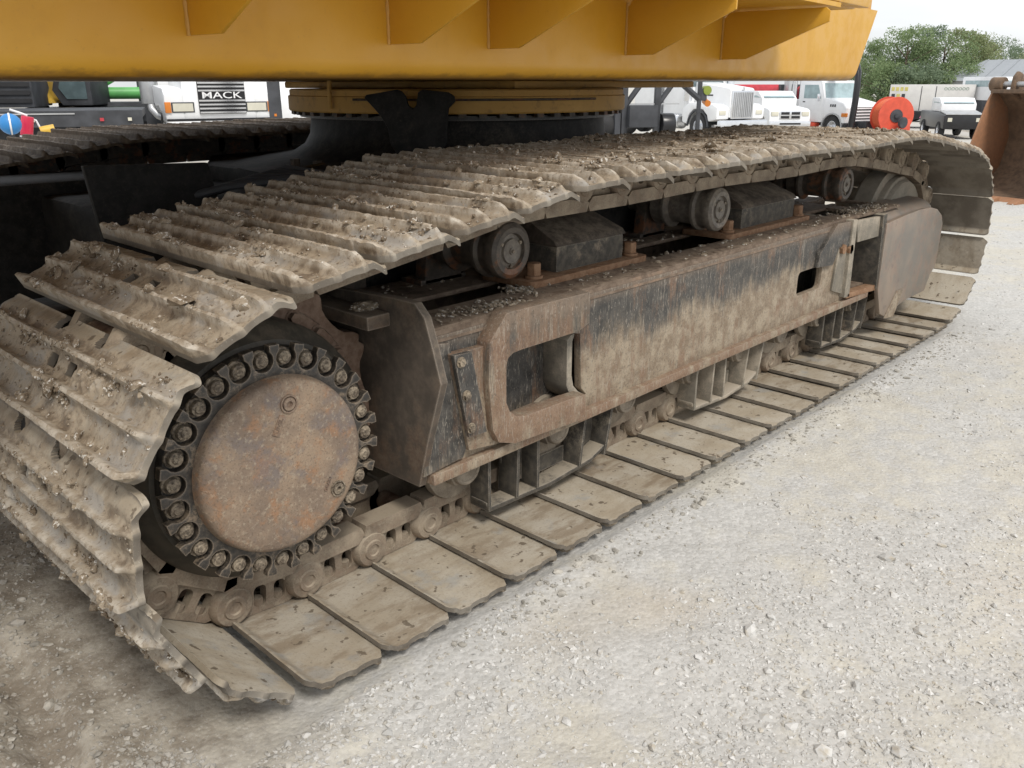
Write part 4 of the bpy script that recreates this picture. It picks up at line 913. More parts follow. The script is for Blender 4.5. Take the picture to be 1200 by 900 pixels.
bm = bmesh.new(); prism(bm, [(-WF - .50, 1.987), (-WF - .44, 1.987), (-WF - .44, 2.13), (-WF - .50, 2.13)], -5.3, 0.72, 'yz'); box(bm, (0.31, -WF - .43, 1.985), (.72, -WF - .002, 2.12)); upper('walkway_beam', bm, M['yellow'], ub, bev=.01)
bm = bmesh.new(); box(bm, (-2.2, -WF - .62, 1.93), (-.2, -WF - .505, 2.2)); bm.free()
bm = bmesh.new(); box(bm, (-5.2, -WF + .05, 2.322), (2.3, WF - .1, 3.5)); upper('engine_house', bm, M['yellow'], ub, bev=.06)
bm = bmesh.new(); box(bm, (-5.28, -WF - .42, 2.14), (-.1, -WF + .04, 3.1)); upper('side_cabinet', bm, M['yellow'], ub, bev=.04)
bm = bmesh.new(); box(bm, (-0.45, -0.80, 1.607), (1.50, 1.10, 1.646)); upper('belly_plate', bm, M['dull'], ub, bev=.01)

# ================================================================== BACKGROUND
def ident(o): WM[o] = Matrix.Identity(4); return o
def part(name, parent, mat, fn, bev=0, smooth=35):
    bm = bmesh.new(); fn(bm); return obj(name, bm, mat, parent, smooth, bev)
def bx(*a): return lambda bm: box(bm, a[:3], a[3:])
def wheel(parent, x, y, r, w_, side, rim='chrome'):
    wh = part('wheel', parent, M['tyre'], lambda bm: lathe(bm, [(0.56*r, -w_*.35), (0.62*r, -w_*.5), (0.93*r, -w_*.5), (r, -w_*.35), (r, w_*.35), (0.93*r, w_*.5), (0.62*r, w_*.5), (0.56*r, w_*.35)], 0, 0, 28))
    wh.location = (x, y, r)
    q = side
    part('rim', wh, M[rim], lambda bm: lathe(bm, [(0.60*r, q*w_*.42), (0.55*r, q*w_*.44), (0.50*r, q*w_*.20), (0.26*r, q*w_*.16), (0.24*r, q*w_*.50), (0.10*r, q*w_*.56), (0, q*w_*.56)], 0, 0, 28), smooth=30)
    return wh
def place(name, label, cat, px, depth, rot, group=None, zoff=0.0):
    p = spot(px, depth); p.z = slope_z(p.x, p.y) + zoff
    return thing(name, label, cat, p, math.atan2(-p.y, -p.x) + math.radians(rot), group)

def cabin(t, x0, x1, z0, z1, hw, paint, glass='glass', rake=0.35, door=True):
    """cab body x0 (front) > x1 (rear), with windscreen and side glass"""
    zb = z0 + (z1 - z0) * 0.55
    part('cab', t, M[paint], lambda bm: prism(bm, [(x0, z0), (x0, zb), (x0 - rake, z1 - .05), (x0 - rake - .1, z1), (x1 + .05, z1), (x1, z1 - .06), (x1, z0)], -hw, hw), bev=.03)
    def ws(bm):
        a = (x0 + .012, zb + .05); b = (x0 - rake + .03, z1 - .12)
        v = [bm.verts.new(p) for p in ((a[0], -hw + .10, a[1]), (a[0], hw - .10, a[1]), (b[0], hw - .15, b[1]), (b[0], -hw + .15, b[1]))]
        u = [bm.verts.new(q.co + Vector((-.03, 0, -.01))) for q in v]
        bm.faces.new(v); bm.faces.new(u[::-1])
        for i in range(4): bm.faces.new((v[i], u[i], u[(i+1)%4], v[(i+1)%4]))
    part('windscreen', t, M[glass], ws)
    for sd in (-1, 1):
        yy0, yy1 = (hw - .01, hw + .012) if sd > 0 else (-hw - .012, -hw + .01)
        if door:
            dr = part('door', t, M[paint], lambda bm: prism(bm, [(x0 - .18, z0 + .1), (x0 - .12, zb), (x0 - rake - .12, z1 - .1), (x1 + .25, z1 - .1), (x1 + .25, z0 + .1)], yy0, yy1), bev=.01)
            part('side_window', dr, M[glass], lambda bm: prism(bm, [(x0 - .24, zb + .04), (x0 - rake - .2, z1 - .2), (x1 + .36, z1 - .2), (x1 + .36, zb + .04)], yy0 - .006, yy1 + .006))
            part('door_handle', dr, M['blackp'], lambda bm: box(bm, (x1 + .33, yy0 - .015, zb - .15), (x1 + .48, yy1 + .015, zb - .10)))
        else:
            part('side_window', t, M[glass], lambda bm: prism(bm, [(x0 - .24, zb + .04), (x0 - rake - .2, z1 - .2), (x1 + .36, z1 - .2), (x1 + .36, zb + .04)], yy0, yy1))
def arch(bm, x, z, r0, r1, y0, y1, a0=0, a1=180, n=14):
    pts = [(x + r0 * math.cos(math.radians(a0 + (a1 - a0) * k / n)), z + r0 * math.sin(math.radians(a0 + (a1 - a0) * k / n))) for k in range(n + 1)]
    pts += [(x + r1 * math.cos(math.radians(a1 + (a0 - a1) * k / n)), z + r1 * math.sin(math.radians(a1 + (a0 - a1) * k / n))) for k in range(n + 1)]
    prism(bm, pts, y0, y1)

# --- white tractor unit head-on, with its maker's name across the grille
t = place('tractor_truck', 'white truck facing the camera with MACK across its chrome barred grille', 'truck', 256, 19.0, 11)
part('hood', t, M['white'], lambda bm: prism(bm, [(-.10, .78), (-.05, 1.05), (-.08, 1.68), (-.20, 1.86), (-1.9, 2.05), (-1.9, .9)], -.80, .80), bev=.05)
for sd in (-1, 1):
    y0, y1 = (.78, 1.20) if sd > 0 else (-1.20, -.78)
    part('fender', t, M['white'], lambda bm: prism(bm, [(-.06, .88), (-.06, 1.42), (-.25, 1.56), (-1.7, 1.62), (-1.75, 1.2), (-1.55, 1.14), (-1.10, 1.16), (-.62, 1.0), (-.55, .80)], y0, y1), bev=.06)
    hl = part('headlight', t, M['lamp'], lambda bm: box(bm, (-.05, .60 if sd > 0 else -1.03, 1.06), (-.03, 1.03 if sd > 0 else -.60, 1.23)))
    part('bezel', hl, M['darkgrey'], lambda bm: box(bm, (-.07, .57 if sd > 0 else -1.06, 1.035), (-.045, 1.06 if sd > 0 else -.57, 1.255)))
    part('turn_signal', t, M['amber'], lambda bm: box(bm, (-.07, 1.07 if sd > 0 else -1.20, 1.03), (-.02, 1.20 if sd > 0 else -1.07, 1.26)), bev=.01)
    wheel(t, -1.1, .98 * sd, .52, .30, sd)
gr = part('grille', t, M['blackp'], bx(-.06, -.47, 1.00, -.035, .57, 1.70))
for z_ in (1.03, 1.115, 1.20, 1.285, 1.50, 1.585, 1.665):
    part('grille_bar', gr, M['chrome'], bx(-.036, -.46, z_ - .018, -.012, .56, z_ + .018))
text_part('MACK', 0.205, M['white'], gr, Matrix.Translation((-.030, .05, 1.395)) @ Matrix.Rotation(PI/2, 4, 'Z') @ Matrix.Rotation(PI/2, 4, 'X') @ Matrix.Scale(1.55, 4, (1, 0, 0)), .004, .001)
part('bumper', t, M['white'], bx(-.28, -1.2, .45, 0.02, 1.2, .85), bev=.04)
part('bumper_strip', t, M['blackp'], bx(-.05, -1.18, .852, -.01, 1.18, .90))
cabin(t, -1.85, -3.3, .9, 2.9, 1.05, 'white')
part('air_cleaner', t, M['silver'], lambda bm: (cyl(bm, (-1.8, -1.30, 1.20), (-1.8, -1.30, 2.3), .17, 20)), bev=.01)
part('intake_pipe', t, M['silver'], lambda bm: tube(bm, [(-1.75, -1.28, 1.25), (-1.7, -1.26, 1.08), (-1.6, -1.15, .93), (-1.55, -1.02, .88)], .09, 12))
part('chassis', t, M['darkgrey'], bx(-7.5, -.45, .55, -.3, .45, .85))
for x_ in (-5.6, -6.9):
    for sd in (-1, 1): wheel(t, x_, .95 * sd, .52, .5, sd)
# white van door edge and dark mirror right of it
t = place('box_truck', 'white truck behind dark post at right of the truck lettered MACK', 'truck', 338, 21.5, 10)
cabin(t, -.9, -2.6, .6, 2.7, 1.0, 'white'); part('hood', t, M['white'], lambda bm: prism(bm, [(0, .6), (0, 1.25), (-.15, 1.42), (-.95, 1.6), (-.95, .6)], -.9, .9), bev=.06)
for sd in (-1, 1): wheel(t, -.7, .85 * sd, .42, .25, sd); wheel(t, -5, .85 * sd, .42, .4, sd)
part('cargo_box', t, M['offwhite'], bx(-6.5, -1.1, .8, -2.7, 1.1, 3.0), bev=.03)
t = place('steel_post', 'dark upright steel post beside the truck lettered MACK', 'post', 320, 17.5, 0)
part('post', t, M['darkgrey'], bx(-.11, -.13, .04, .11, .13, 2.4), bev=.01); part('base_plate', t, M['darkgrey'], bx(-.2, -.22, 0, .2, .22, .035)); part('marker_lamp', t, M['amber'], bx(.11, -.03, 1.0, .125, .02, 1.05))

# --- dark machinery at the far left
t = place('flatbed_trailer', 'long black flatbed trailer with tandem wheels at far left', 'trailer', 70, 17.0, -96)
part('deck', t, M['darkgrey'], bx(-1.5, -1.2, 1.02, 4.4, 1.2, 1.16), bev=.01); part('side_rail', t, M['darkgrey'], bx(-1.5, -1.24, 0.86, 4.4, -1.205, 1.15)); part('side_rail', t, M['darkgrey'], bx(-1.5, 1.205, 0.86, 4.4, 1.24, 1.15))
part('beam', t, M['darkgrey'], bx(-1.4, -0.5, 0.55, 4.2, 0.5, 1))
part('rail_strip', t, M['silver'], bx(-.3, 1.245, 1.09, 4.4, 1.26, 1.115))
for x_ in (-.55, -1.25):
    for sd in (-1, 1): wheel(t, x_, .95 * sd, .33, .3, sd, 'silver')
for k, x_ in enumerate((-1.3, -.8, .4, 1.2, 2.3)): part('marker_lamp', t, M['red' if k % 2 else 'lamp'], bx(x_, 1.262, .96, x_ + .07, 1.275, 1.02))
t = place('dump_body', 'black slatted steel body standing behind flatbed at left edge', 'container', 24, 19.5, -100)
part('shell', t, M['darkgrey'], bx(-.42, -1.2, 1.15, 1.3, 1.2, 2.6), bev=.03)
for k in range(4): part('slat', t, M['blackp'], bx(-.38 , 1.21, 1.25 + .17 * k, .6, 1.24, 1.34 + .17 * k))
for x_ in (-.35, 1.1): part('leg', t, M['darkgrey'], bx(x_, -1.1, 0, x_ + .15, 1.1, 1.14))
t = place('compact_loader', 'yellow machine with dark glazed cab and sloping yellow post on flatbed', 'loader', 99, 21.0, -108)
part('cab', t, M['darkgrey'], lambda bm: prism(bm, [(-.35, 1.15), (.35, 1.15), (.55, 1.5), (.25, 2.5), (-.35, 2.5)], -.7, .7), bev=.03)
part('side_glass', t, M['glass'], lambda bm: prism(bm, [(-.25, 1.3), (.22, 1.3), (.38, 1.55), (.12, 2.4), (-.25, 2.4)], .71, .725)); part('side_glass', t, M['glass'], lambda bm: prism(bm, [(-.25, 1.3), (.22, 1.3), (.38, 1.55), (.12, 2.4), (-.25, 2.4)], -.725, -.71))
part('post', t, M['machyel'], lambda bm: prism(bm, [(.55, 1.20), (.95, 1.20), (1.0, 1.35), (.72, 2.6), (.58, 2.6), (.72, 1.55)], -.75, .75), bev=.02)
part('counterweight', t, M['olive'], bx(.98, -.7, 1.5, 1.6, .7, 2.6), bev=.04)
for k in range(4): part('louvre', t, M['silver' if k else 'paleglass'], bx(1.02, .71, 1.18 + .1 * k, 1.55, .74, 1.23 + .1 * k))
part('undercarriage', t, M['blackp'], bx(-1.2, -.8, .35, 1.3, .8, 1.1), bev=.1)
t = place('engine_skid', 'green tank and pipes with grey engine blocks behind MACK truck', 'engine', 128, 22.0, -95)
part('tank', t, M['green'], lambda bm: cyl(bm, (-.9, .2, 1.42), (.5, .2, 1.42), .15, 20), bev=.02)
part('pipe', t, M['green'], lambda bm: tube(bm, [(.3, .25, 1.6), (.1, .25, 1.64), (-.1, .25, 1.75), (-.2, .25, 2.0)], .075, 12))
part('bracket', t, M['amber'], bx(.35, .2, 1.6, .62, .3, 2.0), bev=.02)
part('skid_frame', t, M['darkgrey'], bx(-2.2, -.6, .1, 1.2, .6, 1.2), bev=.02)
for k in range(6): part('cylinder_head', t, M['silver' if k % 2 else 'darkgrey'], lambda bm: cyl(bm, (-.75 - .2 * k, .1, 1.21), (-.75 - .2 * k, .1, 1.85), .085, 12))
# blue and red bodies on lines at the left edge
t = place('float_buoy', 'blue round float with white band at left picture edge', 'float', 3, 10.5, 0)
part('ball', t, M['blue'], lambda bm: [setattr(v, 'co', v.co * .13 + Vector((0, 0, 1.16))) for v in bmesh.ops.create_icosphere(bm, subdivisions=3, radius=1)['verts']])
part('band', t, M['white'], lambda bm: lathe(bm, [(.131, -.01), (.136, -.01), (.136, .01), (.131, .01)], 0, 1.16, 32)); part('stand', t, M['darkgrey'], lambda bm: cyl(bm, (0, 0, 0), (0, 0, 1.035), .03, 10))
t = place('hose_reel', 'red cylinder with white end bands beside the blue float', 'cylinder', 22, 10.8, 0)
part('body', t, M['pink'], lambda bm: cyl(bm, (0, -.02, 1.0), (0, .03, 1.24), .075, 20), bev=.01); part('band', t, M['white'], lambda bm: cyl(bm, (0, -.022, .98), (0, -.02, 1.0), .08, 20)); part('rope', t, M['white'], lambda bm: tube(bm, [(0, .03, 1.25), (0, -.06, 1.29), (0, -.16, 1.33)], .014, 8)); part('rope', t, M['white'], lambda bm: tube(bm, [(0, .05, 1.22), (0, .12, 1.19), (0, .15, 1.10)], .012, 8))
part('stand', t, M['darkgrey'], lambda bm: cyl(bm, (0, 0, 0), (0, 0, .98), .03, 10)); part('coupling', t, M['machyel'], lambda bm: cyl(bm, (0, .15, 1.05), (0, .32, 1.08), .06, 14))

# --- dark steel attachment right of the turntable
t = place('steel_rack', 'dark steel rack with upright posts and a box between turntable and white tractor', 'rack', 765, 14.5, 20)
for y_, z_ in ((-.62, 2.2), (-.50, 2.2), (.10, 2.2)): part('post', t, M['darkgrey'], bx(-.05, y_ - .05, 0.04, .05, y_ + .05, z_), bev=.006)
part('post', t, M['darkgrey'], bx(-.03, .84, 0.5, .03, .90, 2.2)); part('brace', t, M['darkgrey'], lambda bm: tube(bm, [(0, .86, 1.38), (0, .52, 1.64), (0, .40, 1.72)], .05, 8))
part('brace', t, M['darkgrey'], lambda bm: tube(bm, [(0, -.46, 1.30), (0, -.22, 1.62), (0, -.1, 1.74)], .05, 8)); part('brace', t, M['darkgrey'], lambda bm: tube(bm, [(0, .12, 1.30), (0, .36, 1.62)], .045, 8))
part('tool_box', t, M['darkgrey'], bx(-.25, -.46, .92, .20, .05, 1.28), bev=.015); part('motor', t, M['blackp'], lambda bm: cyl(bm, (0, .16, .95), (0, .40, .95), .20, 18), bev=.02)
part('foot', t, M['darkgrey'], bx(-.5, -.9, 0, .5, .9, .04)); part('cross_bar', t, M['silver'], bx(-.02, -.8, 1.29, .02, .5, 1.31)); part('lamp', t, M['olive'], lambda bm: cyl(bm, (.04, 1.0, 1.52), (-.1, 1.0, 1.52), .075, 18)); part('lamp', t, M['amber'], lambda bm: cyl(bm, (.04, 1.02, 1.30), (-.1, 1.02, 1.34), .055, 18)); part('lamp_arm', t, M['darkgrey'], bx(-.02, .905, 1.35, .02, 1.0, 1.55))
part('drum', t, M['tyre'], lambda bm: cyl(bm, (-.2, -.98, .95), (-.2, -.65, .95), .22, 24), bev=.02)

# --- white long-nosed tractor unit
t = place('tractor_truck', 'white long nosed truck with tall ribbed chrome radiator and chrome bumper', 'truck', 874, 33.0, 42)
part('hood', t, M['white'], lambda bm: prism(bm, [(-.12, .9), (-.12, 1.95), (-.22, 2.02), (-2.3, 2.25), (-2.3, .9)], -.62, .62), bev=.06)
for sd in (-1, 1):
    y0, y1 = (.60, 1.22) if sd > 0 else (-1.22, -.60)
    part('fender', t, M['white'], lambda bm: prism(bm, [(-.15, .85), (-.15, 1.30), (-.45, 1.42), (-1.9, 1.46), (-2.3, 1.25), (-2.3, .7), (-2.0, .62), (-1.88, 1.0), (-1.6, 1.2), (-1.3, 1.24), (-1.0, 1.2), (-.75, 1.0), (-.65, .75)], y0, y1), bev=.06)
    part('mudguard_arch', t, M['darkgrey'], lambda bm: arch(bm, -1.3, .55, .60, .66, (y0 + .58) if sd > 0 else y0 - .02, (y1 + .02) if sd > 0 else y1 - .58))
    wheel(t, -1.3, 1.04 * sd, .53, .32, sd)
    part('headlight', t, M['lamp'], bx(-.16, .78 if sd > 0 else -1.10, 1.02, -.12, 1.10 if sd > 0 else -.78, 1.18), bev=.01)
gr = part('grille', t, M['chrome'], bx(-.13, -.56, .86, -.06, .56, 1.93), bev=.04)
for k in range(11): part('grille_bar', gr, M['silver'], lambda bm: cyl(bm, (-.05, -.47 + k * .094, .92), (-.05, -.47 + k * .094, 1.86), .026, 8))
part('badge', t, M['chrome'], bx(-.12, -.05, 1.94, -.06, .05, 2.05))
part('bumper', t, M['chrome'], bx(-.10, -1.22, .38, .10, 1.22, .82), bev=.05); part('tow_hook', t, M['blackp'], bx(.10, -.12, .52, .13, .12, .66))
part('side_badge', t, M['blackp'], bx(-1.5, -.64, 1.72, -1.15, -.625, 1.77))
cabin(t, -2.3, -3.9, .9, 2.95, 1.0, 'white'); part('sleeper', t, M['white'], bx(-5.9, -1.1, .85, -4.2, 1.1, 3.0), bev=.04)
for sd in (-1, 1):
    part('exhaust_stack', t, M['chrome'], lambda bm: cyl(bm, (-4.05, 1.12 * sd, .8), (-4.05, 1.12 * sd, 3.3), .11, 16)); part('fuel_tank', t, M['chrome'], lambda bm: cyl(bm, (-4.3, .95 * sd, .70), (-2.6, .95 * sd, .70), .30, 20), bev=.02)
    part('air_cleaner', t, M['chrome'], lambda bm: cyl(bm, (-2.15, 1.08 * sd, 1.5), (-2.15, 1.08 * sd, 2.3), .16, 16), bev=.02)
    for x_ in (-6.6, -7.9): wheel(t, x_, .95 * sd, .53, .5, sd)
part('chassis', t, M['darkgrey'], bx(-8.6, -.45, .60, -.4, .45, .85))
# --- white pickup
t = place('pickup_truck', 'white pickup with dark four-panel grille beside the long nosed truck', 'pickup', 930, 38.5, 22)
part('body', t, M['white'], lambda bm: prism(bm, [(-.05, .55), (-.02, .95), (-.10, 1.25), (-.35, 1.33), (-1.55, 1.42), (-5.6, 1.42), (-5.65, .55), (-4.9, .5), (-1.6, .5), (-1.5, .9), (-1.1, 1.05), (-.7, .9), (-.6, .5)], -.98, .98), bev=.07)
cabin(t, -1.5, -3.9, 1.35, 2.08, .85, 'white', 'paleglass', .55, False)
gr = part('grille', t, M['chrome'], bx(-.04, -.50, .86, .02, .50, 1.22), bev=.03)
for y0 in (-.45, .05):
    for z_ in (.89, 1.06): part('grille_panel', gr, M['blackp'], bx(.022, y0, z_, .03, y0 + .40, z_ + .12), bev=.004)
part('bumper', t, M['chrome'], bx(-.1, -.98, .48, .08, .98, .78), bev=.05); part('bumper_slot', t, M['blackp'], bx(.082, -.5, .62, .09, .5, .70))
for sd in (-1, 1):
    part('headlight', t, M['lamp'], bx(-.12, .56 if sd > 0 else -.90, 1.0, .01, .90 if sd > 0 else -.56, 1.2), bev=.03)
    wheel(t, -1.1, .86 * sd, .41, .26, sd); wheel(t, -4.6, .86 * sd, .41, .26, sd)
# --- red trailer behind and dark chrome stacked truck
t = place('red_trailer', 'dull red rounded trailer body behind the white pickup', 'trailer', 906, 50.0, 75)
part('body', t, M['red'], lambda bm: prism(bm, [(-1.3, 1.0), (1.3, 1.0), (1.3, 2.35), (1.15, 2.6), (-1.15, 2.6), (-1.3, 2.35)], -2.4, 2.2, 'yz'), bev=.05)
part('frame', t, M['darkgrey'], bx(-2.3, -.8, .5, 2.1, .8, .98)); 
for sd in (-1, 1): wheel(t, -1.4, .95 * sd, .5, .4, sd, 'silver'); wheel(t, -.3, .95 * sd, .5, .4, sd, 'silver')
t = place('equipment_truck', 'grey truck rear with bright vertical pipes beside the red trailer', 'truck', 945, 47.0, 15)
for y_, r_ in ((-.62, .14), (-.22, .12), (.48, .10), (.62, .10)): part('pipe', t, M['chrome'], lambda bm: cyl(bm, (0, y_, 1.0), (0, y_, 3.2), r_, 14))
part('engine', t, M['darkgrey'], bx(-1.0, -.1, 1.2, -.05, .40, 2.6), bev=.05); part('side_panel', t, M['silver'], bx(-1.1, -.95, 1.1, .0, -.78, 2.9), bev=.02); part('deck', t, M['silver'], bx(-3.0, -1.1, .65, .2, 1.1, 1.0), bev=.02); part('platform', t, M['darkgrey'], bx(-3.0, -1.1, 1.01, -1.2, 1.1, 2.6), bev=.05)
for sd in (-1, 1): wheel(t, -2.0, .9 * sd, .5, .4, sd)

# --- white truck with the orange reel and black hose
t = place('hose_reel_truck', 'white truck with windscreen and black hose over its cab, orange reel in front', 'truck', 1020, 40.5, 47)
part('hood', t, M['white'], lambda bm: prism(bm, [(-.25, .75), (-.20, 1.45), (-.45, 1.68), (-1.7, 1.92), (-1.7, .95), (-1.6, .9), (-1.35, 1.12), (-1.0, 1.18), (-.65, 1.1), (-.5, .75)], -1.15, 1.15), bev=.10)
part('grille', t, M['blackp'], bx(-.21, -.6, .80, -.17, .6, 1.5))
for k in range(5): part('grille_bar', t, M['white'], bx(-.168, -.6, .84 + k * .14, -.14, .6, .91 + k * .14))
cabin(t, -1.7, -3.5, .75, 2.72, 1.12, 'white', 'paleglass', .30)
for k in range(3): part('side_badge', t, M['blackp'], bx(-1.25 + .14 * k, -1.17, 1.50, -1.17 + .14 * k, -1.155, 1.62))
for sd in (-1, 1):
    part('headlight', t, M['amber'], bx(-.45, 1.0 if sd > 0 else -1.19, 1.05, -.2, 1.19 if sd > 0 else -1.0, 1.22), bev=.02)
    wheel(t, -1.05, 1.0 * sd, .53, .32, sd); wheel(t, -6.5, .95 * sd, .53, .5, sd); wheel(t, -7.7, .95 * sd, .53, .5, sd)
    part('mudguard_arch', t, M['silver'], lambda bm: arch(bm, -1.05, .53, .62, .69, .92 if sd > 0 else -1.17, 1.17 if sd > 0 else -.92))
part('step', t, M['orange'], bx(-3.3, -1.28, .25, -2.15, -.85, .72), bev=.03); part('mirror', t, M['chrome'], bx(-2.0, -1.35, 1.75, -1.93, -1.2, 2.1), bev=.02)
part('chassis', t, M['darkgrey'], bx(-8.5, -.45, .55, .5, .45, .85)); part('body_tank', t, M['silver'], lambda bm: cyl(bm, (-8.2, 0, 1.35), (-4.6, 0, 1.35), .45, 28), bev=.05)
part('bumper', t, M['blackp'], bx(-.3, -1.15, .40, -.05, 1.15, .74), bev=.03)
part('boom_hose', t, M['blackp'], lambda bm: tube(bm, [(-2.2, -.3, 2.85), (-1.5, -.6, 3.35), (-.8, -.8, 3.62), (-.1, -1.0, 3.55), (.30, -1.2, 3.1), (.42, -1.28, 2.5), (.44, -1.3, 1.8), (.40, -1.3, 1.1), (.36, -1.3, .45)], .15, 14))
part('boom_arm', t, M['darkgrey'], lambda bm: tube(bm, [(-2.6, -.2, 2.76), (-1.6, -.4, 3.0), (-.6, -.7, 3.2)], .11, 10))
rl = part('reel', t, M['orange'], lambda bm: (lathe(bm, [(.30, -.52), (.95, -.52), (.97, -.50), (.97, -.46), (.30, -.44)], 0, 0, 48, 0, 'x'), lathe(bm, [(.30, .44), (.97, .46), (.97, .50), (.95, .52), (.30, .52)], 0, 0, 48, 0, 'x')))
rl.scale = (.88, .88, .88); rl.location = (1.30, .25, 1.14); rl.rotation_euler = (0, 0, math.radians(-22))
part('hose_coil', rl, M['hose'], lambda bm: lathe(bm, [(.60, -.44)] + [(.84 + .03 * math.cos(k * PI), -.44 + .88 * k / 40) for k in range(41)] + [(.60, .44)], 0, 0, 48, 0, 'x'))
part('hub', rl, M['darkgrey'], lambda bm: lathe(bm, [(0, .45), (.34, .45), (.34, .56), (.12, .58), (.12, .64), (0, .64)], 0, 0, 20, 0, 'x'))
part('reel_frame', t, M['orange'], bx(.55, -.55, .28, 2.1, 1.15, .42), bev=.02); part('reel_support', t, M['orange'], lambda bm: prism(bm, [(1.75, .42), (2.05, .42), (2.0, 1.0), (1.85, 1.05)], .25, .75), bev=.02); part('reel_motor', t, M['darkgrey'], lambda bm: cyl(bm, (2.06, .1, .85), (2.2, .1, .85), .25, 16))

# --- white boxes on a black flatbed
t = place('equipment_trailer', 'black flatbed trailer carrying the long white box near the trees', 'trailer', 1094, 52.0, -102)
part('deck', t, M['blackp'], bx(-2.4, -1.1, .55, 2.3, 1.1, 1.02), bev=.02)
for sd in (-1, 1):
    for x_ in (-1.5, -.5, 1.5): wheel(t, x_, .9 * sd, .35, .25, sd, 'silver')
text_part('America', .42, M['magenta'], t, Matrix.Translation((-.45, 1.115, .76)) @ Matrix.Rotation(PI, 4, 'Z') @ Matrix.Rotation(PI/2, 4, 'X'), .01, .012)
t = place('white_container', 'long white box with two vertical seams and faint green lettering on trailer', 'container', 1096, 52.0, -102)
t.location.z += 1.03
part('shell', t, M['offwhite'], bx(-2.45, -.95, 0, 2.35, 1.0, 1.55), bev=.02)
for x_ in (-.35, .48): part('seam', t, M['darkgrey'], bx(x_, 1.001, .03, x_ + .04, 1.012, 1.45))
text_part('OOOOOOO', .24, M['greentext'], t, Matrix.Translation((-1.45, 1.005, 1.30)) @ Matrix.Rotation(PI, 4, 'Z') @ Matrix.Rotation(PI/2, 4, 'X'), .006, .0)
for k in range(4): part('decal', t, M['yellowmark'], bx(1.30 + .26 * k, 1.002, 1.18, 1.48 + .26 * k, 1.01, 1.40))
for k in range(3): part('decal', t, M['yellowmark' if k % 2 else 'darkgrey'], bx(1.42 + .30 * k, 1.002, .70, 1.62 + .30 * k, 1.01, 1.0))
part('blower', t, M['blackp'], bx(1.65, 1.02, .05, 2.5, 1.5, .55), bev=.05)
t = place('black_pickup', 'black pickup with silver roof in front of the white container', 'pickup', 1137, 41.0, 15)
part('body', t, M['blackp'], lambda bm: prism(bm, [(0, .5), (0, 1.15), (-1.3, 1.28), (-5.0, 1.28), (-5.0, .5)], -.92, .92), bev=.07)
part('hood_panel', t, M['silver'], lambda bm: prism(bm, [(-.05, 1.17), (-.05, 1.22), (-1.3, 1.36), (-1.3, 1.29)], -.85, .85), bev=.01)
cabin(t, -1.3, -3.3, 1.29, 1.95, .82, 'white', 'paleglass', .45, False)
for sd in (-1, 1): wheel(t, -.9, .82 * sd, .42, .28, sd); wheel(t, -4.1, .82 * sd, .42, .28, sd); part('headlight', t, M['lamp'], bx(-.02, .55 if sd > 0 else -.75, .85, .02, .75 if sd > 0 else -.55, 1.03))
t = place('yellow_dumper', 'yellow machine with long sloping body behind the white container', 'dumper', 1120, 60.0, -100)
part('dump_body', t, M['machyel'], lambda bm: prism(bm, [(-2.6, 1.4), (-2.6, 3.0), (-2.3, 2.9), (-.9, 1.95), (3.6, 2.35), (3.6, 1.6)], -1.3, 1.3), bev=.03)
part('chassis', t, M['darkgrey'], bx(-2.4, -.8, .7, 3.4, .8, 1.38))
for sd in (-1, 1):
    for x_ in (-1.8, 1.0, 2.6): wheel(t, x_, 1.0 * sd, .7, .5, sd, 'machyel')
t = place('railing_cage', 'small yellow railing cage standing left of the rusty bucket', 'cage', 1151, 57.0, 10)
for y_ in (-.2, 0.0, .2): part('post', t, M['machyel'], bx(-.03, y_ * 1.4 - .03, 0, .03, y_ * 1.4 + .03, 2.9))
for z_ in (1.5, 1.95, 2.48): part('rail', t, M['machyel'], bx(-.025, -.25, z_ + .38, .025, .25, z_ + .44))
part('panel', t, M['machyel'], bx(-.07, -.26, 1.0, -.035, .26, 2.0))
t = place('white_van', 'white roofed cab vehicle with pale windows above the rusty bucket', 'van', 1190, 48.0, 30)
part('body', t, M['darkgrey'], bx(-4.2, -1.0, .4, 0, 1.0, 1.7), bev=.08); cabin(t, -.1, -4.0, 1.7, 3.0, .98, 'white', 'paleglass', .3, False)
for sd in (-1, 1): wheel(t, -.8, .9 * sd, .4, .3, sd); wheel(t, -3.4, .9 * sd, .4, .3, sd)
t = place('red_car', 'red car with white roof just above the bucket rim', 'car', 1262, 44.0, 60)
part('body', t, M['red'], lambda bm: prism(bm, [(0, .9), (0, 1.7), (-.4, 1.9), (-1.2, 2.0), (-4.0, 2.0), (-4.2, .9)], -.85, .85), bev=.1); part('cab', t, M['white'], bx(-3.6, -.75, 2.01, -1.0, .75, 2.4), bev=.1)
for sd in (-1, 1): wheel(t, -.8, .8 * sd, .5, .25, sd); wheel(t, -3.3, .8 * sd, .5, .25, sd)

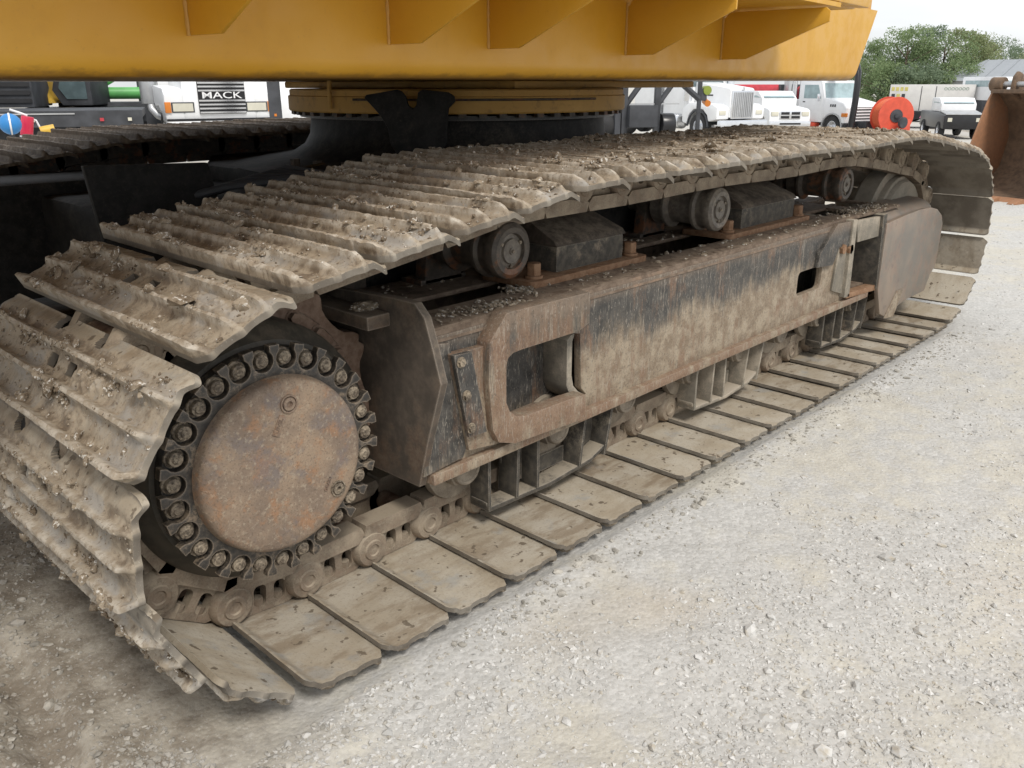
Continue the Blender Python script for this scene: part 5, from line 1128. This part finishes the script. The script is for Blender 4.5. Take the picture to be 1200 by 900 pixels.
# --- rusty bucket standing open towards the left
bk = spot(1207, 12.2); bk = thing('excavator_bucket', 'large rusty excavator bucket standing on the gravel at right edge', 'bucket', (bk.x, bk.y, 0), math.atan2(-bk.y, -bk.x) + math.radians(-30))
bk.scale = (.80, .80, .80)
side = [(0.62, .02), (.35, .0), (-.35, .08), (-.80, .45), (-.95, 1.05), (-.75, 1.6), (-.30, 1.92), (-.15, 1.90), (-.05, 1.75)]
for y0 in (-.78, .74):
    part('side_plate', bk, M['bucket_or'], lambda bm: prism(bm, side, y0, y0 + .04), bev=.006)
shell = [(.60, .02), (.35, .0), (-.35, .08), (-.80, .45), (-.95, 1.05), (-.75, 1.6), (-.30, 1.92), (-.27, 1.88), (-.70, 1.57), (-.90, 1.05), (-.76, .48), (-.33, .12), (.35, .04), (.60, .05)]
part('shell', bk, M['bucket'], lambda bm: prism(bm, shell, -.739, .739), bev=.004)
part('wear_rib', bk, M['bucket'], lambda bm: box(bm, (-.905, -.73, 1.18), (-.86, .73, 1.205)))
part('cutting_edge', bk, M['bucket_or'], lambda bm: prism(bm, [(.78, -.002), (.55, .065), (.50, .065), (.50, .0)], -.80, .80), bev=.004)
for k in range(4):
    part('bucket_tooth', bk, M['bucket_or'], lambda bm: prism(bm, [(.74, .0), (.74, .09), (.80, .09), (1.02, .02), (1.02, .0)], -.74 + k * .44, -.60 + k * .44), bev=.01)
for y0 in (-.42, .30): part('hinge_ear', bk, M['bucket'], lambda bm: prism(bm, [(-.55, 1.72), (-.10, 1.85), (-.12, 2.15), (-.22, 2.25), (-.36, 2.2), (-.5, 1.95)], y0, y0 + .07), bev=.02)
part('hinge_boss', bk, M['bucket'], lambda bm: cyl(bm, (-.22, -.84, 2.02), (-.22, -.60, 2.02), .13, 20), bev=.02)
part('hinge_pin', bk, M['silver'], lambda bm: cyl(bm, (-.22, -.90, 2.02), (-.22, .90, 2.02), .05, 16)); part('top_lip', bk, M['bucket'], bx(-.33, -.74, 1.86, -.04, .74, 1.93), bev=.01)

# --- workshop roof beyond
t = place('workshop', 'low grey metal roofed building behind the machines at right', 'building', 1275, 84.0, 78)
part('wall', t, M['wall'], bx(-11.7, -6, 0, 11.5, 6, 2.9))
def hip(bm):
    v = [bm.verts.new(q) for q in ((-12.2, -6.4, 2.88), (12, -6.4, 2.88), (12, 6.4, 2.88), (-12.2, 6.4, 2.88), (-9.8, 0, 5.0), (9.6, 0, 5.0))]
    for f in ((3, 2, 1, 0), (0, 1, 5, 4), (2, 3, 4, 5), (0, 4, 3), (1, 2, 5)): bm.faces.new([v[i] for i in f])
part('roof', t, M['roof'], hip, smooth=0)
for k in range(13): part('roof_rib', t, M['roof'], lambda bm: prism(bm, [(-6.38, 2.90), (-6.38, 2.97), (-0.02, 5.07), (-0.02, 5.01)], -9.6 + k * 1.5, -9.5 + k * 1.5, 'yz'))
part('wall_window', t, M['paleglass'], bx(-9, -6.03, 1.2, -7.5, -6.0, 2.3)); part('wall_door', t, M['silver'], bx(1, -6.03, 0, 4, -6.0, 2.7))

# --- trees
def tree(px, depth, h, wdt, mat, label, seed, lean=0.0):
    rs_ = np.random.RandomState(seed); h *= .80; p = spot(px, depth); p.z = -1.1
    t = thing('deciduous_tree', label, 'tree', p, rs_.rand() * 6, 'trees on the far edge of the yard')
    def trunk(bm):
        tube(bm, [(0, 0, 0), (.1, .05, h * .25), (.15, 0, h * .55), (.2, .1, h * .85)], [.22, .17, .11, .03], 8)
        for k in range(9):
            a = rs_.rand() * 6.28; z0 = h * (.22 + .06 * k); r_ = wdt * rs_.uniform(.3, .5)
            tube(bm, [(.1, 0, z0), (r_ * .5 * math.cos(a), r_ * .5 * math.sin(a), z0 + h * .10), (r_ * math.cos(a), r_ * math.sin(a), z0 + h * .20)], [.07, .05, .02], 5)
    part('trunk', t, M['bark'], trunk)
    ncl = 46; C_ = []
    for k in range(ncl):
        a = rs_.rand() * 6.28; z_ = rs_.uniform(.16, 1.0); rr = wdt * .5 * math.sqrt(max(0.03, 1 - ((z_ - .45) / .60) ** 2)) * rs_.uniform(.45, 1.0)
        C_.append((rr * math.cos(a), rr * math.sin(a), h * z_, rs_.uniform(.10, .20) * wdt))
    C_ = np.array(C_); n_ = 9000; idx = rs_.randint(0, ncl, n_); d = rs_.randn(n_, 3); d /= np.linalg.norm(d, axis=1)[:, None]
    P = C_[idx, :3] + d * (C_[idx, 3] * (0.45 + .6 * rs_.rand(n_)))[:, None] * np.array([1, 1, .75])
    u_ = rs_.randn(n_, 3); u_ /= np.linalg.norm(u_, axis=1)[:, None]; v_ = np.cross(u_, rs_.randn(n_, 3)); v_ /= np.linalg.norm(v_, axis=1)[:, None]
    s_ = (0.06 + .08 * rs_.rand(n_))[:, None]
    Q = np.stack([P - u_ * s_, P + v_ * s_ * .6, P + u_ * s_, P - v_ * s_ * .6], 1).reshape(-1, 3)
    me = frompy('crown', Q, np.arange(n_ * 4).reshape(-1, 4), M[mat], False); o = obj('crown', me, None, t)
TL = [(1010, 100, 6.0, 5, 'leaf_b', 'pale tree beside the yellow body with thin crown'), (1030, 96, 8.6, 7, 'leaf_a', 'bright green bushy tree right of the yellow machine body'),
      (1058, 92, 10.2, 7, 'leaf_a', 'tall green tree behind the black hose and white truck'), (1082, 96, 10.4, 6, 'leaf_c', 'darker green tree behind the left end of the container'),
      (1103, 92, 10.0, 7, 'leaf_a', 'green tree rising above the middle of the white container'), (1128, 94, 10.0, 7, 'leaf_b', 'yellow green tree with feathery top above the container'),
      (1146, 98, 9.6, 6, 'leaf_b', 'yellow green tree at right end of the tall row'), (1168, 120, 10.2, 9, 'leaf_c', 'dark distant tree behind the grey roof'), (1196, 124, 9.6, 9, 'leaf_c', 'dark distant tree at the right picture edge'),
      (1215, 112, 7.4, 9, 'leaf_b', 'low yellow green tree above the grey roof ridge'), (1045, 90, 5.5, 7, 'leaf_a', 'low green bush like tree below the tall row'), (1075, 89, 5.2, 7, 'leaf_c', 'low dark tree behind the white container'), (1118, 89, 5.4, 7, 'leaf_a', 'low green tree behind the yellow dumper')]
for k, (px, dp, h, w_, mt, lb) in enumerate(TL): tree(px, dp, h, w_, mt, lb, 60 + k)
